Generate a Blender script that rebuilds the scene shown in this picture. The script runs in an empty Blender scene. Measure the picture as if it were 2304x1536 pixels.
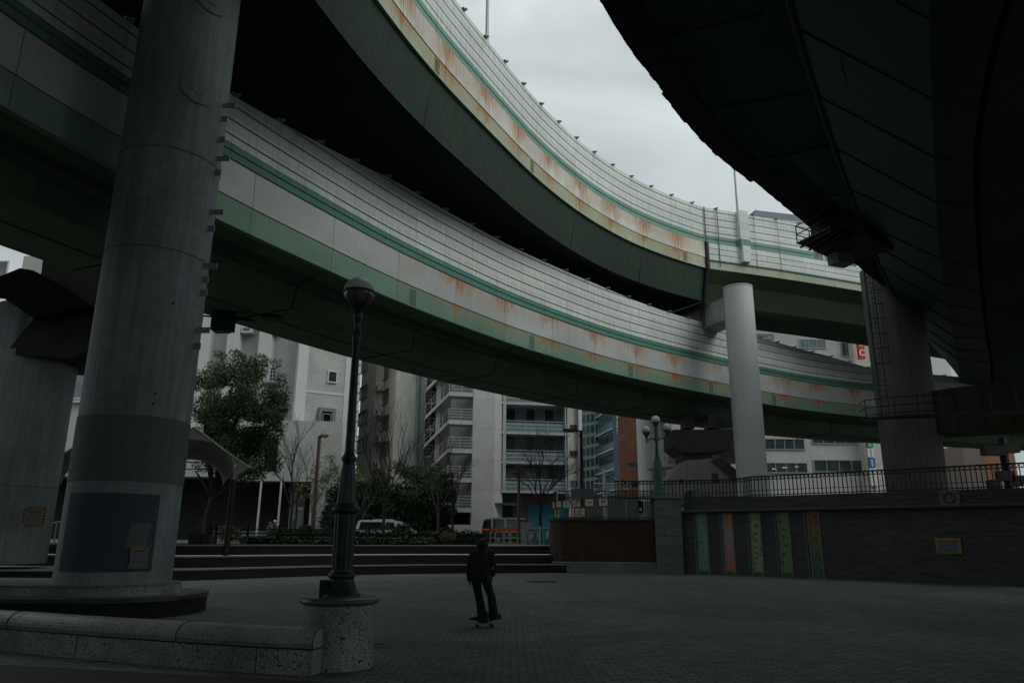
import bpy, bmesh, math, random
from mathutils import Vector, Matrix
random.seed(7)
S = bpy.context.scene
COL = S.collection
rad = math.radians

# ------------------------------------------------------------------ camera
CAM_H, FOC, PITCH, ROLL = 1.6, 1664.0, rad(15), rad(0.35)
cam_d = bpy.data.cameras.new('camera'); cam = bpy.data.objects.new('camera', cam_d); COL.objects.link(cam)
cam_d.sensor_width = 36.0; cam_d.lens = 36.0 * FOC / 2304.0
cam_d.clip_start = 0.1; cam_d.clip_end = 4000
cam.location = (0, 0, CAM_H)
cam.rotation_euler = (Matrix.Rotation(rad(90) + PITCH, 3, 'X') @ Matrix.Rotation(ROLL, 3, 'Z')).to_euler()
S.camera = cam
S.render.resolution_x, S.render.resolution_y = 1024, 682

# ------------------------------------------------------------------ world: bright overcast over a physical sky
SUN_EL, SUN_AZ = rad(42), rad(118)          # azimuth clockwise from +Y: behind the camera, to the right
w = bpy.data.worlds.new('World'); S.world = w; w.use_nodes = True
nt = w.node_tree; N = nt.nodes; L = nt.links
bg = N['Background']
sky = N.new('ShaderNodeTexSky'); sky.sky_type = 'NISHITA'; sky.sun_disc = False
sky.sun_elevation = SUN_EL; sky.sun_rotation = SUN_AZ
tc = N.new('ShaderNodeTexCoord')
mp = N.new('ShaderNodeMapping'); mp.inputs['Scale'].default_value = (1, 1, 2.4)
nz = N.new('ShaderNodeTexNoise'); nz.inputs['Scale'].default_value = 2.3; nz.inputs['Detail'].default_value = 6; nz.inputs['Roughness'].default_value = .5
nz.inputs['Distortion'].default_value = .5
cr = N.new('ShaderNodeValToRGB')
cr.color_ramp.elements[0].position = .32; cr.color_ramp.elements[0].color = (.40, .455, .465, 1)
cr.color_ramp.elements[1].position = .66; cr.color_ramp.elements[1].color = (.70, .765, .77, 1)
sep = N.new('ShaderNodeSeparateXYZ')
zr = N.new('ShaderNodeMapRange'); zr.inputs['From Min'].default_value = 0; zr.inputs['From Max'].default_value = .75
zr.inputs['To Min'].default_value = 6.6; zr.inputs['To Max'].default_value = 12.6
vm = N.new('ShaderNodeVectorMath'); vm.operation = 'SCALE'
mx = N.new('ShaderNodeMixRGB'); mx.inputs['Fac'].default_value = .93
L.new(tc.outputs['Generated'], mp.inputs['Vector']); L.new(mp.outputs['Vector'], nz.inputs['Vector'])
L.new(nz.outputs['Fac'], cr.inputs['Fac']); L.new(cr.outputs['Color'], vm.inputs[0])
L.new(tc.outputs['Generated'], sep.inputs[0]); L.new(sep.outputs['Z'], zr.inputs['Value']); L.new(zr.outputs['Result'], vm.inputs['Scale'])
L.new(sky.outputs['Color'], mx.inputs['Color1']); L.new(vm.outputs['Vector'], mx.inputs['Color2'])
L.new(mx.outputs['Color'], bg.inputs['Color']); bg.inputs['Strength'].default_value = .1

sd = bpy.data.lights.new('sun', 'SUN'); sd.energy = 1.3; sd.angle = rad(35); sd.color = (.95, 1, .93)
so = bpy.data.objects.new('sun', sd); COL.objects.link(so)
dv = Vector((math.sin(SUN_AZ) * math.cos(SUN_EL), math.cos(SUN_AZ) * math.cos(SUN_EL), math.sin(SUN_EL)))
so.rotation_euler = dv.to_track_quat('Z', 'Y').to_euler(); so.location = (0, -20, 60)
S.view_settings.view_transform = 'Standard'; S.view_settings.look = 'None'
S.view_settings.exposure = 0.0; S.view_settings.gamma = 1.0
S.render.engine = 'CYCLES'
try:
    S.cycles.max_bounces = 6; S.cycles.diffuse_bounces = 4
except Exception: pass

# ------------------------------------------------------------------ survey helper: a direction of sight and a ground distance give a real point
def ray(u, v):
    x = (u - 1152) / FOC; y = -(v - 768) / FOC
    c, s = math.cos(ROLL), math.sin(ROLL)
    x, y = x * c - y * s, x * s + y * c
    return Vector((x, math.cos(PITCH) - y * math.sin(PITCH), math.sin(PITCH) + y * math.cos(PITCH)))
def at(u, v, D):
    r = ray(u, v); return Vector((0, 0, CAM_H)) + r * (D / r.y)
def zat(v, D, u=1152): return at(u, v, D).z
def xat(u, D, v=1150): return at(u, v, D).x

# ------------------------------------------------------------------ object helpers
def tag(o, label=None, cat=None, group=None, kind=None):
    if label: o['label'] = label
    if cat: o['category'] = cat
    if group: o['group'] = group
    if kind: o['kind'] = kind
    return o
def thing(name, label, cat, loc=(0, 0, 0), group=None, rz=0):
    o = bpy.data.objects.new(name, None); COL.objects.link(o)
    o.location = loc; o.rotation_euler = (0, 0, rz); o.empty_display_size = .3
    return tag(o, label, cat, group)
def copy_tree(o, parent=None):
    c = o.copy(); COL.objects.link(c)
    if parent is not None: c.parent = parent
    for ch in list(o.children): copy_tree(ch, c)
    return c

class MB:
    """collects faces; build() links them as one mesh object"""
    def __init__(s): s.v = []; s.f = []; s.m = []; s.uv = []; s.sm = []
    def face(s, pts, mi=0, uv=None, smooth=False):
        b = len(s.v); s.v += [tuple(p) for p in pts]; n = len(pts)
        s.f.append(tuple(range(b, b + n))); s.m.append(mi); s.sm.append(smooth)
        s.uv.append(uv if uv else [(0, 0)] * n)
        return s
    def grid(s, rows, mi=0, uvs=None, smooth=True, closed=False):
        b = len(s.v); nr = len(rows); nc = len(rows[0])
        for r in rows: s.v += [tuple(p) for p in r]
        for i in range(nr - 1):
            for j in range(nc if closed else nc - 1):
                j2 = (j + 1) % nc
                s.f.append((b + i * nc + j, b + i * nc + j2, b + (i + 1) * nc + j2, b + (i + 1) * nc + j))
                s.m.append(mi); s.sm.append(smooth)
                if uvs: s.uv.append([uvs[i][j], uvs[i][j + 1 if closed else j2], uvs[i + 1][j + 1 if closed else j2], uvs[i + 1][j]])
                else: s.uv.append([(0, 0)] * 4)
        return s
    def box(s, c, d, rz=0, mi=0, rx=0, ry=0):
        R = Matrix.Rotation(rz, 3, 'Z') @ Matrix.Rotation(ry, 3, 'Y') @ Matrix.Rotation(rx, 3, 'X')
        c = Vector(c); hx, hy, hz = d[0] / 2, d[1] / 2, d[2] / 2
        P = [c + R @ Vector((x * hx, y * hy, z * hz)) for z in (-1, 1) for y in (-1, 1) for x in (-1, 1)]
        for q, (a, b_) in zip(((0, 2, 3, 1), (4, 5, 7, 6), (0, 1, 5, 4), (2, 6, 7, 3), (0, 4, 6, 2), (1, 3, 7, 5)),
                     ((d[1], d[0]), (d[0], d[1]), (d[0], d[2]), (d[2], d[0]), (d[2], d[1]), (d[1], d[2]))):
            s.face([P[i] for i in q], mi, [(0, 0), (a, 0), (a, b_), (0, b_)])
        return s
    def cyl(s, c, r0, r1, h, n=24, mi=0, caps=True, uvr=None):
        x, y, z = c
        ring = lambda r, zz: [(x + r * math.cos(2 * math.pi * k / n), y + r * math.sin(2 * math.pi * k / n), zz) for k in range(n)]
        a, b_ = ring(r0, z), ring(r1, z + h); C = 2 * math.pi * max(r0, r1)
        s.grid([a, b_], mi, [[(C * k / n, 0) for k in range(n + 1)], [(C * k / n, h) for k in range(n + 1)]], True, True)
        if caps:
            s.face(list(reversed(a)), mi); s.face(b_, mi)
        return s
    def lathe(s, prof, n=24, c=(0, 0, 0), mi=0, smooth=True):
        rows = [[(c[0] + r * math.cos(2 * math.pi * k / n), c[1] + r * math.sin(2 * math.pi * k / n), c[2] + z) for k in range(n)] for r, z in prof]
        s.grid(rows, mi, None, smooth, True); return s
    def tube(s, pts, r, n=6, mi=0, r1=None, caps=True):
        pts = [Vector(p) for p in pts]; rows = []; m = len(pts)
        ref = None
        for i, p in enumerate(pts):
            d = (pts[min(i + 1, m - 1)] - pts[max(i - 1, 0)])
            if d.length < 1e-9: d = Vector((0, 0, 1))
            d.normalize()
            if ref is None: ref = Vector((0, 0, 1)) if abs(d.z) < .9 else Vector((1, 0, 0))
            a = d.cross(ref)
            if a.length < 1e-4: a = d.cross(Vector((0, 1, .3)))
            a.normalize(); b_ = d.cross(a)
            rr = r if r1 is None else r + (r1 - r) * i / max(m - 1, 1)
            if isinstance(r, (list, tuple)): rr = r[i]
            rows.append([p + (a * math.cos(2 * math.pi * k / n) + b_ * math.sin(2 * math.pi * k / n)) * rr for k in range(n)])
        s.grid(rows, mi, None, True, True)
        if caps: s.face(list(reversed(rows[0])), mi); s.face(rows[-1], mi)
        return s
    def sphere(s, c, r, n=16, m=10, mi=0, sz=1.0, t0=0, t1=math.pi):
        rows = []
        for i in range(m + 1):
            t = t0 + (t1 - t0) * i / m
            rows.append([(c[0] + r * math.sin(t) * math.cos(2 * math.pi * k / n), c[1] + r * math.sin(t) * math.sin(2 * math.pi * k / n), c[2] + r * sz * math.cos(t)) for k in range(n)])
        s.grid(rows, mi, None, True, True); return s
    def prism(s, poly, z0, z1, mi=0, side=None, uvscale=1):
        """poly: plan points; vertical sides"""
        n = len(poly); acc = 0
        for i in range(n):
            a, b_ = poly[i], poly[(i + 1) % n]; l = math.hypot(b_[0] - a[0], b_[1] - a[1])
            s.face([(a[0], a[1], z0), (b_[0], b_[1], z0), (b_[0], b_[1], z1), (a[0], a[1], z1)], mi if side is None else side,
                   [(acc, z0), (acc + l, z0), (acc + l, z1), (acc, z1)]); acc += l
        s.face([(p[0], p[1], z1) for p in poly], mi, [(p[0], p[1]) for p in poly])
        s.face([(p[0], p[1], z0) for p in reversed(poly)], mi)
        return s
    def extr(s, poly, o, ax, ay, az, t, mi=0):
        """flat outline poly (x,y) in plane (ax,ay) at o, extruded t along az"""
        o, ax, ay, az = Vector(o), Vector(ax), Vector(ay), Vector(az)
        A = [o + ax * p[0] + ay * p[1] for p in poly]; B = [p + az * t for p in A]; n = len(A)
        s.face(list(reversed(A)), mi, [(p[0], p[1]) for p in reversed(poly)]); s.face(B, mi, [(p[0], p[1]) for p in poly])
        for i in range(n):
            j = (i + 1) % n; s.face([A[i], A[j], B[j], B[i]], mi)
        return s
    def sweep(s, plan, prof, mis, u0=0.0, closed=True, smooth=False, ends=True):
        """plan: list of (x,y,nx,ny,arc); prof: (offset, z)"""
        n = len(prof); rng = range(n) if closed else range(n - 1)
        for k in rng:
            k2 = (k + 1) % n
            (s0, z0), (s1, z1) = prof[k], prof[k2]
            vert = abs(z1 - z0) >= abs(s1 - s0)
            rows = [[(x + nx * s0, y + ny * s0, z0), (x + nx * s1, y + ny * s1, z1)] for x, y, nx, ny, a in plan]
            uvs = [[(a, z0), (a, z1)] if vert else [(a, s0), (a, s1)] for x, y, nx, ny, a in plan]
            s.grid(rows, mis[k] if isinstance(mis, (list, tuple)) else mis, uvs, False)
        if closed and ends:
            for q, rev in ((plan[0], False), (plan[-1], True)):
                x, y, nx, ny, a = q
                P = [(x + nx * o, y + ny * o, z) for o, z in prof]
                s.face(list(reversed(P)) if rev else P, 0)
        return s
    def build(s, name, mats, parent=None, loc=None):
        me = bpy.data.meshes.new(name); me.from_pydata(s.v, [], s.f)
        if not isinstance(mats, (list, tuple)): mats = [mats]
        for m in mats: me.materials.append(m)
        me.polygons.foreach_set('material_index', s.m); me.polygons.foreach_set('use_smooth', s.sm)
        uvl = me.uv_layers.new(name='UVMap'); flat = []
        for q in s.uv:
            for a in q: flat += [a[0], a[1]]
        uvl.data.foreach_set('uv', flat)
        me.update()
        o = bpy.data.objects.new(name, me); COL.objects.link(o)
        if parent is not None: o.parent = parent
        if loc is not None: o.location = loc
        return o

def leaf_mesh(me_pts, size, n=None): pass

# ------------------------------------------------------------------ plan curves
def curve(pts, step=1.0, smooth=6):
    """resample a polyline through pts, relax it, give (x,y,nx,ny,arc); the normal points left of travel"""
    P = [Vector((p[0], p[1])) for p in pts]; out = []; 
    for a, b_ in zip(P, P[1:]):
        n = max(1, int((b_ - a).length / (step * .5)))
        out += [a.lerp(b_, i / n) for i in range(n)]
    out.append(P[-1])
    for _ in range(smooth * 4):
        out = [out[0]] + [(out[i - 1] + out[i] * 2 + out[i + 1]) / 4 for i in range(1, len(out) - 1)] + [out[-1]]
    Lc = [0]
    for a, b_ in zip(out, out[1:]): Lc.append(Lc[-1] + (b_ - a).length)
    T = Lc[-1]; n = max(1, int(round(T / step))); res = []; j = 0
    for i in range(n + 1):
        t = T * i / n
        while j < len(Lc) - 2 and Lc[j + 1] < t: j += 1
        f = (t - Lc[j]) / max(Lc[j + 1] - Lc[j], 1e-9); res.append((out[j].lerp(out[j + 1], f), t))
    fin = []
    for i, (p, t) in enumerate(res):
        d = (res[min(i + 1, len(res) - 1)][0] - res[max(i - 1, 0)][0]).normalized()
        fin.append((p.x, p.y, -d.y, d.x, t))
    return fin
def between(c, f0, f1):
    """the stretch of a curve whose points pass test x in [f0,f1)"""
    q = [p for p in c if f0 <= p[0] <= f1]
    return q
def near_curve(c, x): return min(c, key=lambda p: abs(p[0] - x))

# ------------------------------------------------------------------ materials
MATS = {}
class NB:
    def __init__(s, name, rough=.7, metal=0.0, spec=.5):
        s.m = bpy.data.materials.new(name); s.m.use_nodes = True; s.nt = s.m.node_tree
        s.b = s.nt.nodes['Principled BSDF']; s.b.inputs['Roughness'].default_value = rough; s.b.inputs['Metallic'].default_value = metal
        s.b.inputs['Specular IOR Level'].default_value = spec
    def n(s, t, **k):
        nd = s.nt.nodes.new(t)
        for a, v in k.items():
            if a in nd.inputs: nd.inputs[a].default_value = v
            else: setattr(nd, a, v)
        return nd
    def l(s, a, b): s.nt.links.new(a, b)
    def coord(s, kind='Object', scale=(1, 1, 1)):
        t = s.n('ShaderNodeTexCoord'); m = s.n('ShaderNodeMapping'); m.inputs['Scale'].default_value = scale
        s.l(t.outputs[kind], m.inputs[0]); return m.outputs[0]
    def noise(s, co, sc, det=4, rough=.5, dist=0):
        q = s.n('ShaderNodeTexNoise'); q.inputs['Scale'].default_value = sc; q.inputs['Detail'].default_value = det
        q.inputs['Roughness'].default_value = rough; q.inputs['Distortion'].default_value = dist
        s.l(co, q.inputs['Vector']); return q.outputs['Fac']
    def rng(s, v, a, b, c=0.0, d=1.0):
        q = s.n('ShaderNodeMapRange'); q.inputs['From Min'].default_value = a; q.inputs['From Max'].default_value = b
        q.inputs['To Min'].default_value = c; q.inputs['To Max'].default_value = d; s.l(v, q.inputs['Value']); return q.outputs['Result']
    def math(s, op, a, b=None):
        q = s.n('ShaderNodeMath', operation=op)
        for i, x in enumerate((a, b)):
            if x is None: continue
            if isinstance(x, (int, float)): q.inputs[i].default_value = x
            else: s.l(x, q.inputs[i])
        return q.outputs[0]
    def mix(s, f, a, b, blend='MIX'):
        q = s.n('ShaderNodeMixRGB', blend_type=blend)
        for i, x in zip(('Fac', 'Color1', 'Color2'), (f, a, b)):
            if isinstance(x, (int, float)): q.inputs[i].default_value = x if i == 'Fac' else (x, x, x, 1)
            elif isinstance(x, (tuple, list)): q.inputs[i].default_value = (*x[:3], 1)
            else: s.l(x, q.inputs[i])
        return q.outputs[0]
    def sep(s, co):
        q = s.n('ShaderNodeSeparateXYZ'); s.l(co, q.inputs[0]); return q.outputs
    def comb(s, x, y, z=0.0):
        q = s.n('ShaderNodeCombineXYZ')
        for i, a in enumerate((x, y, z)):
            if isinstance(a, (int, float)): q.inputs[i].default_value = a
            else: s.l(a, q.inputs[i])
        return q.outputs[0]
    def line(s, v, period, width):
        """1 on thin lines every period"""
        return s.math('LESS_THAN', s.math('MODULO', s.math('ADD', v, 1000.0 * period + width / 2), period), width)
    def col(s, c): s.l(c, s.b.inputs['Base Color']); return s
    def bump(s, h, st=.3, dist=.02):
        q = s.n('ShaderNodeBump'); q.inputs['Strength'].default_value = st; q.inputs['Distance'].default_value = dist
        s.l(h, q.inputs['Height']); s.l(q.outputs[0], s.b.inputs['Normal']); return s

def surf(name, c, var=.2, sc=1.2, rough=.75, metal=0.0, bump=.15, streak=0.0, spec=.4):
    """weathered plain surface: broad stains, fine grain, optional vertical run marks"""
    if name in MATS: return MATS[name]
    k = NB(name, rough, metal, spec); co = k.coord('Object')
    n1 = k.noise(co, sc, 6, .6); n2 = k.noise(co, sc * 14, 3, .6)
    f = k.rng(n1, .3, .75, 1 - var, 1 + var * .5); g = k.rng(n2, .3, .7, 1 - var * .35, 1 + var * .35)
    f = k.math('MULTIPLY', f, g)
    if streak:
        st = k.noise(k.coord('Object', (5, 5, .22)), 1.6, 5, .6)
        f = k.math('MULTIPLY', f, k.rng(st, .38, .62, 1 - streak, 1.0))
    k.col(k.mix(1.0, tuple(c), k.comb(f, f, f), 'MULTIPLY'))
    if bump: k.bump(n2, bump, .01)
    k.l(k.rng(n1, .3, .7, max(rough - .12, .05), min(rough + .1, 1)), k.b.inputs['Roughness'])
    MATS[name] = k.m; return k.m

def panel_mat(name, c, pu=2.0, pv=.51, z0=13.27, rust=0.0, dirt=.25, lw=.035, vl=.8):
    k = NB(name, .55, 0, .35); uv = k.coord('UV'); x, y, _ = k.sep(uv)
    cu = k.math('FLOOR', k.math('DIVIDE', x, pu)); cv = k.math('FLOOR', k.math('DIVIDE', k.math('SUBTRACT', y, z0), pv))
    wn = k.n('ShaderNodeTexWhiteNoise', noise_dimensions='2D'); k.l(k.comb(cu, cv), wn.inputs['Vector'])
    base = k.rng(wn.outputs['Value'], 0, 1, .9, 1.06)
    st = k.noise(k.comb(k.math('MULTIPLY', x, 5.0), k.math('MULTIPLY', y, .5)), 1.5, 5, .6)
    big = k.noise(k.comb(k.math('MULTIPLY', x, .25), k.math('MULTIPLY', y, .25)), 1, 4, .6)
    f = k.math('MULTIPLY', base, k.rng(st, .3, .7, 1 - dirt, 1.04)); f = k.math('MULTIPLY', f, k.rng(big, .3, .7, .88, 1.05))
    f = k.math('MULTIPLY', f, k.rng(k.noise(k.coord('Object'), 30, 2), .3, .7, .95, 1.05))
    colr = k.mix(1.0, tuple(c), k.comb(f, f, f), 'MULTIPLY')
    ln = k.math('MAXIMUM', k.math('MULTIPLY', k.line(x, pu, lw), vl), k.math('MULTIPLY', k.line(k.math('SUBTRACT', y, z0), pv, .02), .75))
    colr = k.mix(k.math('MULTIPLY', ln, .7), colr, (c[0] * .14, c[1] * .15, c[2] * .15))
    k.col(colr); MATS[name] = k.m; return k.m

def rust_mat(name, c, ztop, zbot, amount=.5, seam=3.7, seed=0.0, gate=None):
    """painted steel plate with rust running down from its top edge"""
    k = NB(name, .6, 0, .35); uv = k.coord('UV'); x, y, _ = k.sep(uv)
    x2 = k.math('ADD', x, seed)
    t = k.rng(y, zbot, ztop, 0, 1)                       # 1 at the top edge
    thin = k.noise(k.comb(k.math('MULTIPLY', x2, 9.0), k.math('MULTIPLY', y, .30)), 1.3, 6, .75)
    mid = k.noise(k.comb(k.math('MULTIPLY', x2, .8), k.math('MULTIPLY', y, .15)), 1.2, 6, .75)
    where = k.rng(k.noise(k.comb(k.math('MULTIPLY', x2, .30), 3.3), 1, 5, .75), .5 - .14 * amount, .62 - .10 * amount, 0, 1)
    if gate: where = k.math('MULTIPLY', where, k.rng(x, gate, gate + 5, .06, 1))
    sm = k.math('ABSOLUTE', k.math('SUBTRACT', k.math('FRACT', k.math('DIVIDE', x, seam)), .5))     # rust gathers at the plate joints
    where = k.math('MULTIPLY', where, k.rng(sm, .1, .5, .55, 1.25))
    reach = k.math('ADD', k.math('MULTIPLY', mid, 1.9), k.math('SUBTRACT', k.math('MULTIPLY', thin, 1.3), 1.25))
    m = k.rng(k.math('SUBTRACT', k.math('ADD', reach, .16 * amount), k.math('MULTIPLY', k.math('SUBTRACT', 1.0, t), .62)), .12, .42, 0, 1)
    m = k.math('MULTIPLY', m, where)
    m = k.math('MULTIPLY', m, k.rng(thin, .35, .6, .25, 1))
    core = k.rng(k.math('MULTIPLY', m, k.math('ADD', .45, k.math('MULTIPLY', t, .55))), .45, .9, 0, 1)
    big = k.noise(k.comb(k.math('MULTIPLY', x, .4), k.math('MULTIPLY', y, .8)), 1, 5, .6)
    f = k.rng(big, .3, .7, .84, 1.06); wn = k.n('ShaderNodeTexWhiteNoise', noise_dimensions='1D')
    k.l(k.math('FLOOR', k.math('DIVIDE', x, seam)), wn.inputs['W']); f = k.math('MULTIPLY', f, k.rng(wn.outputs['Value'], 0, 1, .88, 1.08))
    f = k.math('MULTIPLY', f, k.rng(k.noise(k.comb(k.math('MULTIPLY', x, 8.0), k.math('MULTIPLY', y, .6)), 1.5, 4), .3, .7, .9, 1.04))
    colr = k.mix(1.0, tuple(c), k.comb(f, f, f), 'MULTIPLY')
    colr = k.mix(k.math('MULTIPLY', m, .8), colr, (.44, .25, .10))
    colr = k.mix(k.math('MULTIPLY', core, .85), colr, (.34, .11, .035))
    ln = k.line(x, seam, .03)
    colr = k.mix(k.math('MULTIPLY', ln, .75), colr, (.05, .04, .03))
    k.col(colr); MATS[name] = k.m; return k.m

def brick_mat(name, c1, c2, mortar, w=.21, h=.07, kind='UV', rough=.85, gap=.008, spec=.3):
    k = NB(name, rough, 0, spec); uv = k.coord(kind)
    b = k.n('ShaderNodeTexBrick'); b.inputs['Scale'].default_value = 1.0; b.inputs['Brick Width'].default_value = w; b.inputs['Row Height'].default_value = h
    b.inputs['Mortar Size'].default_value = gap; b.inputs['Color1'].default_value = (*c1, 1); b.inputs['Color2'].default_value = (*c2, 1); b.inputs['Mortar'].default_value = (*mortar, 1)
    b.inputs['Bias'].default_value = -.1; k.l(uv, b.inputs['Vector'])
    n1 = k.noise(uv, .35, 6, .65); n2 = k.noise(uv, 9, 3, .6)
    f = k.math('MULTIPLY', k.rng(n1, .3, .72, .72, 1.15), k.rng(n2, .3, .7, .85, 1.12))
    if kind == 'Object' and w < .25:                     # worn paths, gum spots and relaid patches on the plaza
        path = k.noise(k.coord('Object', (1, .35, 1)), .16, 4, .55); f = k.math('MULTIPLY', f, k.rng(path, .35, .65, .74, 1.2))
        g_ = k.n('ShaderNodeTexVoronoi', voronoi_dimensions='2D', feature='F1'); g_.inputs['Scale'].default_value = 1.15; k.l(uv, g_.inputs['Vector'])
        f = k.math('MULTIPLY', f, k.rng(g_.outputs['Distance'], .035, .06, .62, 1))
        p_ = k.n('ShaderNodeTexVoronoi', voronoi_dimensions='2D', feature='F1', distance='CHEBYCHEV'); p_.inputs['Scale'].default_value = .22; k.l(uv, p_.inputs['Vector'])
        f = k.math('MULTIPLY', f, k.rng(k.sep(p_.outputs['Color'])[0], .82, .84, 1, .78))
        n3 = k.noise(uv, 30, 2, .5); f = k.math('MULTIPLY', f, k.rng(n3, .35, .65, .88, 1.12))
    k.col(k.mix(1.0, b.outputs['Color'], k.comb(f, f, f), 'MULTIPLY')); k.bump(b.outputs['Fac'], -.4, .006)
    MATS[name] = k.m; return k.m

def crackle_mat(name='broken tile mosaic', SCL=22):
    k = NB(name, .33, 0, .5); co = k.coord('Object')
    vo = k.n('ShaderNodeTexVoronoi', feature='DISTANCE_TO_EDGE'); vo.inputs['Scale'].default_value = SCL; k.l(co, vo.inputs['Vector'])
    v2 = k.n('ShaderNodeTexVoronoi', feature='F1'); v2.inputs['Scale'].default_value = SCL; k.l(co, v2.inputs['Vector'])
    g = k.rng(vo.outputs['Distance'], .03, .06, 0, 1)
    val = k.rng(k.sep(v2.outputs['Color'])[0], 0, 1, .86, 1.08)
    st = k.rng(k.noise(co, 1.3, 5, .6), .35, .7, .6, 1.1)
    f = k.math('MULTIPLY', val, st)
    tile = k.mix(1.0, (.38, .41, .40), k.comb(f, f, f), 'MULTIPLY')
    k.col(k.mix(g, (.035, .04, .04), tile)); k.bump(g, .5, .006)
    k.l(k.rng(g, 0, 1, .9, .3), k.b.inputs['Roughness'])
    MATS[name] = k.m; return k.m

def foliage_mat(name, c, c2):
    k = NB(name, .6, 0, .25); co = k.coord('Object')
    n1 = k.noise(co, .9, 3, .6); n2 = k.noise(co, 9, 2, .5)
    f = k.rng(k.math('ADD', k.math('MULTIPLY', n1, .5), k.math('MULTIPLY', n2, .5)), .38, .62, 0, 1)
    k.col(k.mix(f, tuple(c), tuple(c2))); MATS[name] = k.m; return k.m

def glass_mat(name, c=(.02, .028, .03), rough=.12):
    if name in MATS: return MATS[name]
    k = NB(name, rough, 0, .6); n1 = k.noise(k.coord('Object'), .8, 3)
    k.col(k.mix(k.rng(n1, .35, .65), tuple(c), tuple(x * 2.2 for x in c))); MATS[name] = k.m; return k.m
def emit_mat(name, c, s):
    k = NB(name, .5); k.b.inputs['Emission Color'].default_value = (*c, 1); k.b.inputs['Emission Strength'].default_value = s
    k.b.inputs['Base Color'].default_value = (*c, 1); MATS[name] = k.m; return k.m

M_white_conc = surf('painted pier concrete', (.25, .295, .295), .38, .35, .7, bump=.12, streak=.26)
M_conc = surf('raw concrete', (.27, .27, .26), .3, .5, .85, streak=.2)
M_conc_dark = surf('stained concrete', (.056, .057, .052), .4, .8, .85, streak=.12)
M_patch = surf('repaint patch', (.05, .066, .078), .2, .6, .75)
M_patch2 = surf('pale repaint patch', (.11, .128, .128), .15, .8, .75)
M_steel_dark = surf('dark steel', (.03, .035, .035), .3, 2, .5, .2)
M_steel_grey = surf('galvanised steel', (.32, .35, .35), .2, 2, .45, .5)
M_black = surf('black paint', (.012, .014, .015), .2, 3, .5)
M_bronze = surf('green black lamp iron', (.022, .04, .036), .3, 3, .42, .3)
M_green_iron = surf('green lamp iron', (.05, .12, .095), .3, 3, .5, .2)
M_white = surf('white paint', (.7, .72, .71), .12, 1, .5)
M_cream = surf('cream wall', (.50, .47, .42), .2, .25, .8, streak=.16)
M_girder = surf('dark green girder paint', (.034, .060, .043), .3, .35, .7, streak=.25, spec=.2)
M_girder2 = surf('under deck paint', (.085, .128, .082), .4, .4, .8, spec=.15)
M_soffit = surf('box girder soffit paint', (.13, .18, .11), .3, .3, .8, spec=.15)
M_teal = surf('teal wall', (.02, .15, .20), .15, .6, .7)
M_asphalt = surf('asphalt', (.05, .052, .053), .2, .8, .9)
M_kerb = surf('granite', (.24, .25, .25), .25, 4, .8)
M_tread = surf('step tread stone', (.20, .22, .21), .3, 2, .8)
M_redtile = surf('red quarry tile', (.045, .034, .028), .4, 1.5, .7)
M_bark = surf('bark', (.032, .028, .023), .4, 6, .9, bump=.5)
M_bark_pale = surf('pale twig bark', (.085, .08, .066), .35, 6, .9)
M_skin = surf('skin', (.42, .26, .19), .1, 6, .5)
M_crack = crackle_mat(); M_crack_fine = crackle_mat('fine broken tile mosaic', 34)
M_grass = foliage_mat('ground cover leaves', (.02, .05, .014), (.055, .11, .035))
M_leaf = foliage_mat('evergreen leaves', (.022, .050, .016), (.085, .145, .05))
M_leaf_dark = foliage_mat('dark evergreen leaves', (.012, .026, .014), (.035, .06, .03))
M_leaf_young = foliage_mat('young yellow green leaves', (.08, .13, .03), (.18, .23, .06))
M_leaf_brown = foliage_mat('rusty shrub leaves', (.06, .05, .03), (.16, .10, .06))
M_glass = glass_mat('window glass'); M_glass_teal = glass_mat('teal window glass', (.02, .055, .06))
M_glass_pale = glass_mat('pale window glass', (.06, .085, .09))
M_rope = surf('white van paint', (.62, .65, .66), .05, 1, .25, spec=.6)
# ================================================================== ELEVATED ROADS
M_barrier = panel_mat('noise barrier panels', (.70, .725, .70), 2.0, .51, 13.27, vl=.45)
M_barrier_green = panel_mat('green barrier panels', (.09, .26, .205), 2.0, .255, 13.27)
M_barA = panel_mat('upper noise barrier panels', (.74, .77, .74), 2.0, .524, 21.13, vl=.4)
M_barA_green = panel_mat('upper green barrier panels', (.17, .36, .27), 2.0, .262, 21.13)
M_groove = surf('barrier slot shadow gap', (.24, .26, .25), .2, 2, .8)  # recess shade of the slots put into a grey colour
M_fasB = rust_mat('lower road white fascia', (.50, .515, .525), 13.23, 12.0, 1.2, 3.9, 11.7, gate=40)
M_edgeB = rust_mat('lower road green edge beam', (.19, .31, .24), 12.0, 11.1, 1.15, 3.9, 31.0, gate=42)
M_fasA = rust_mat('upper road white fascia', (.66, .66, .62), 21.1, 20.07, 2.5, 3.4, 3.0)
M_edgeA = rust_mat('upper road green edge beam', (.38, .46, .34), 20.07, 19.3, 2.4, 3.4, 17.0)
M_concedge = panel_mat('pale green concrete edge', (.40, .45, .33), 3.6, 5, 19.3, dirt=.2)
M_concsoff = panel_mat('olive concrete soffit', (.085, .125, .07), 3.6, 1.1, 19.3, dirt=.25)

def barrier_profile(z0, h, n, s=0.0, th=.14):
    """outer face with a recessed slot in each panel, closed at the back"""
    P = []; mi = []
    for k in range(n):
        a = z0 + k * h
        P += [(s, a), (s, a + h * .46), (s + .04, a + h * .47), (s + .04, a + h * .56), (s, a + h * .57)]
        mi += [k, k, -1, -1, k]
    P += [(s, z0 + n * h), (s + th, z0 + n * h), (s + th, z0)]
    mats = [(1 if q == 0 else (2 if q == -1 else 0)) for q in mi] + [0, 0, 0]
    return P, mats

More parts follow.
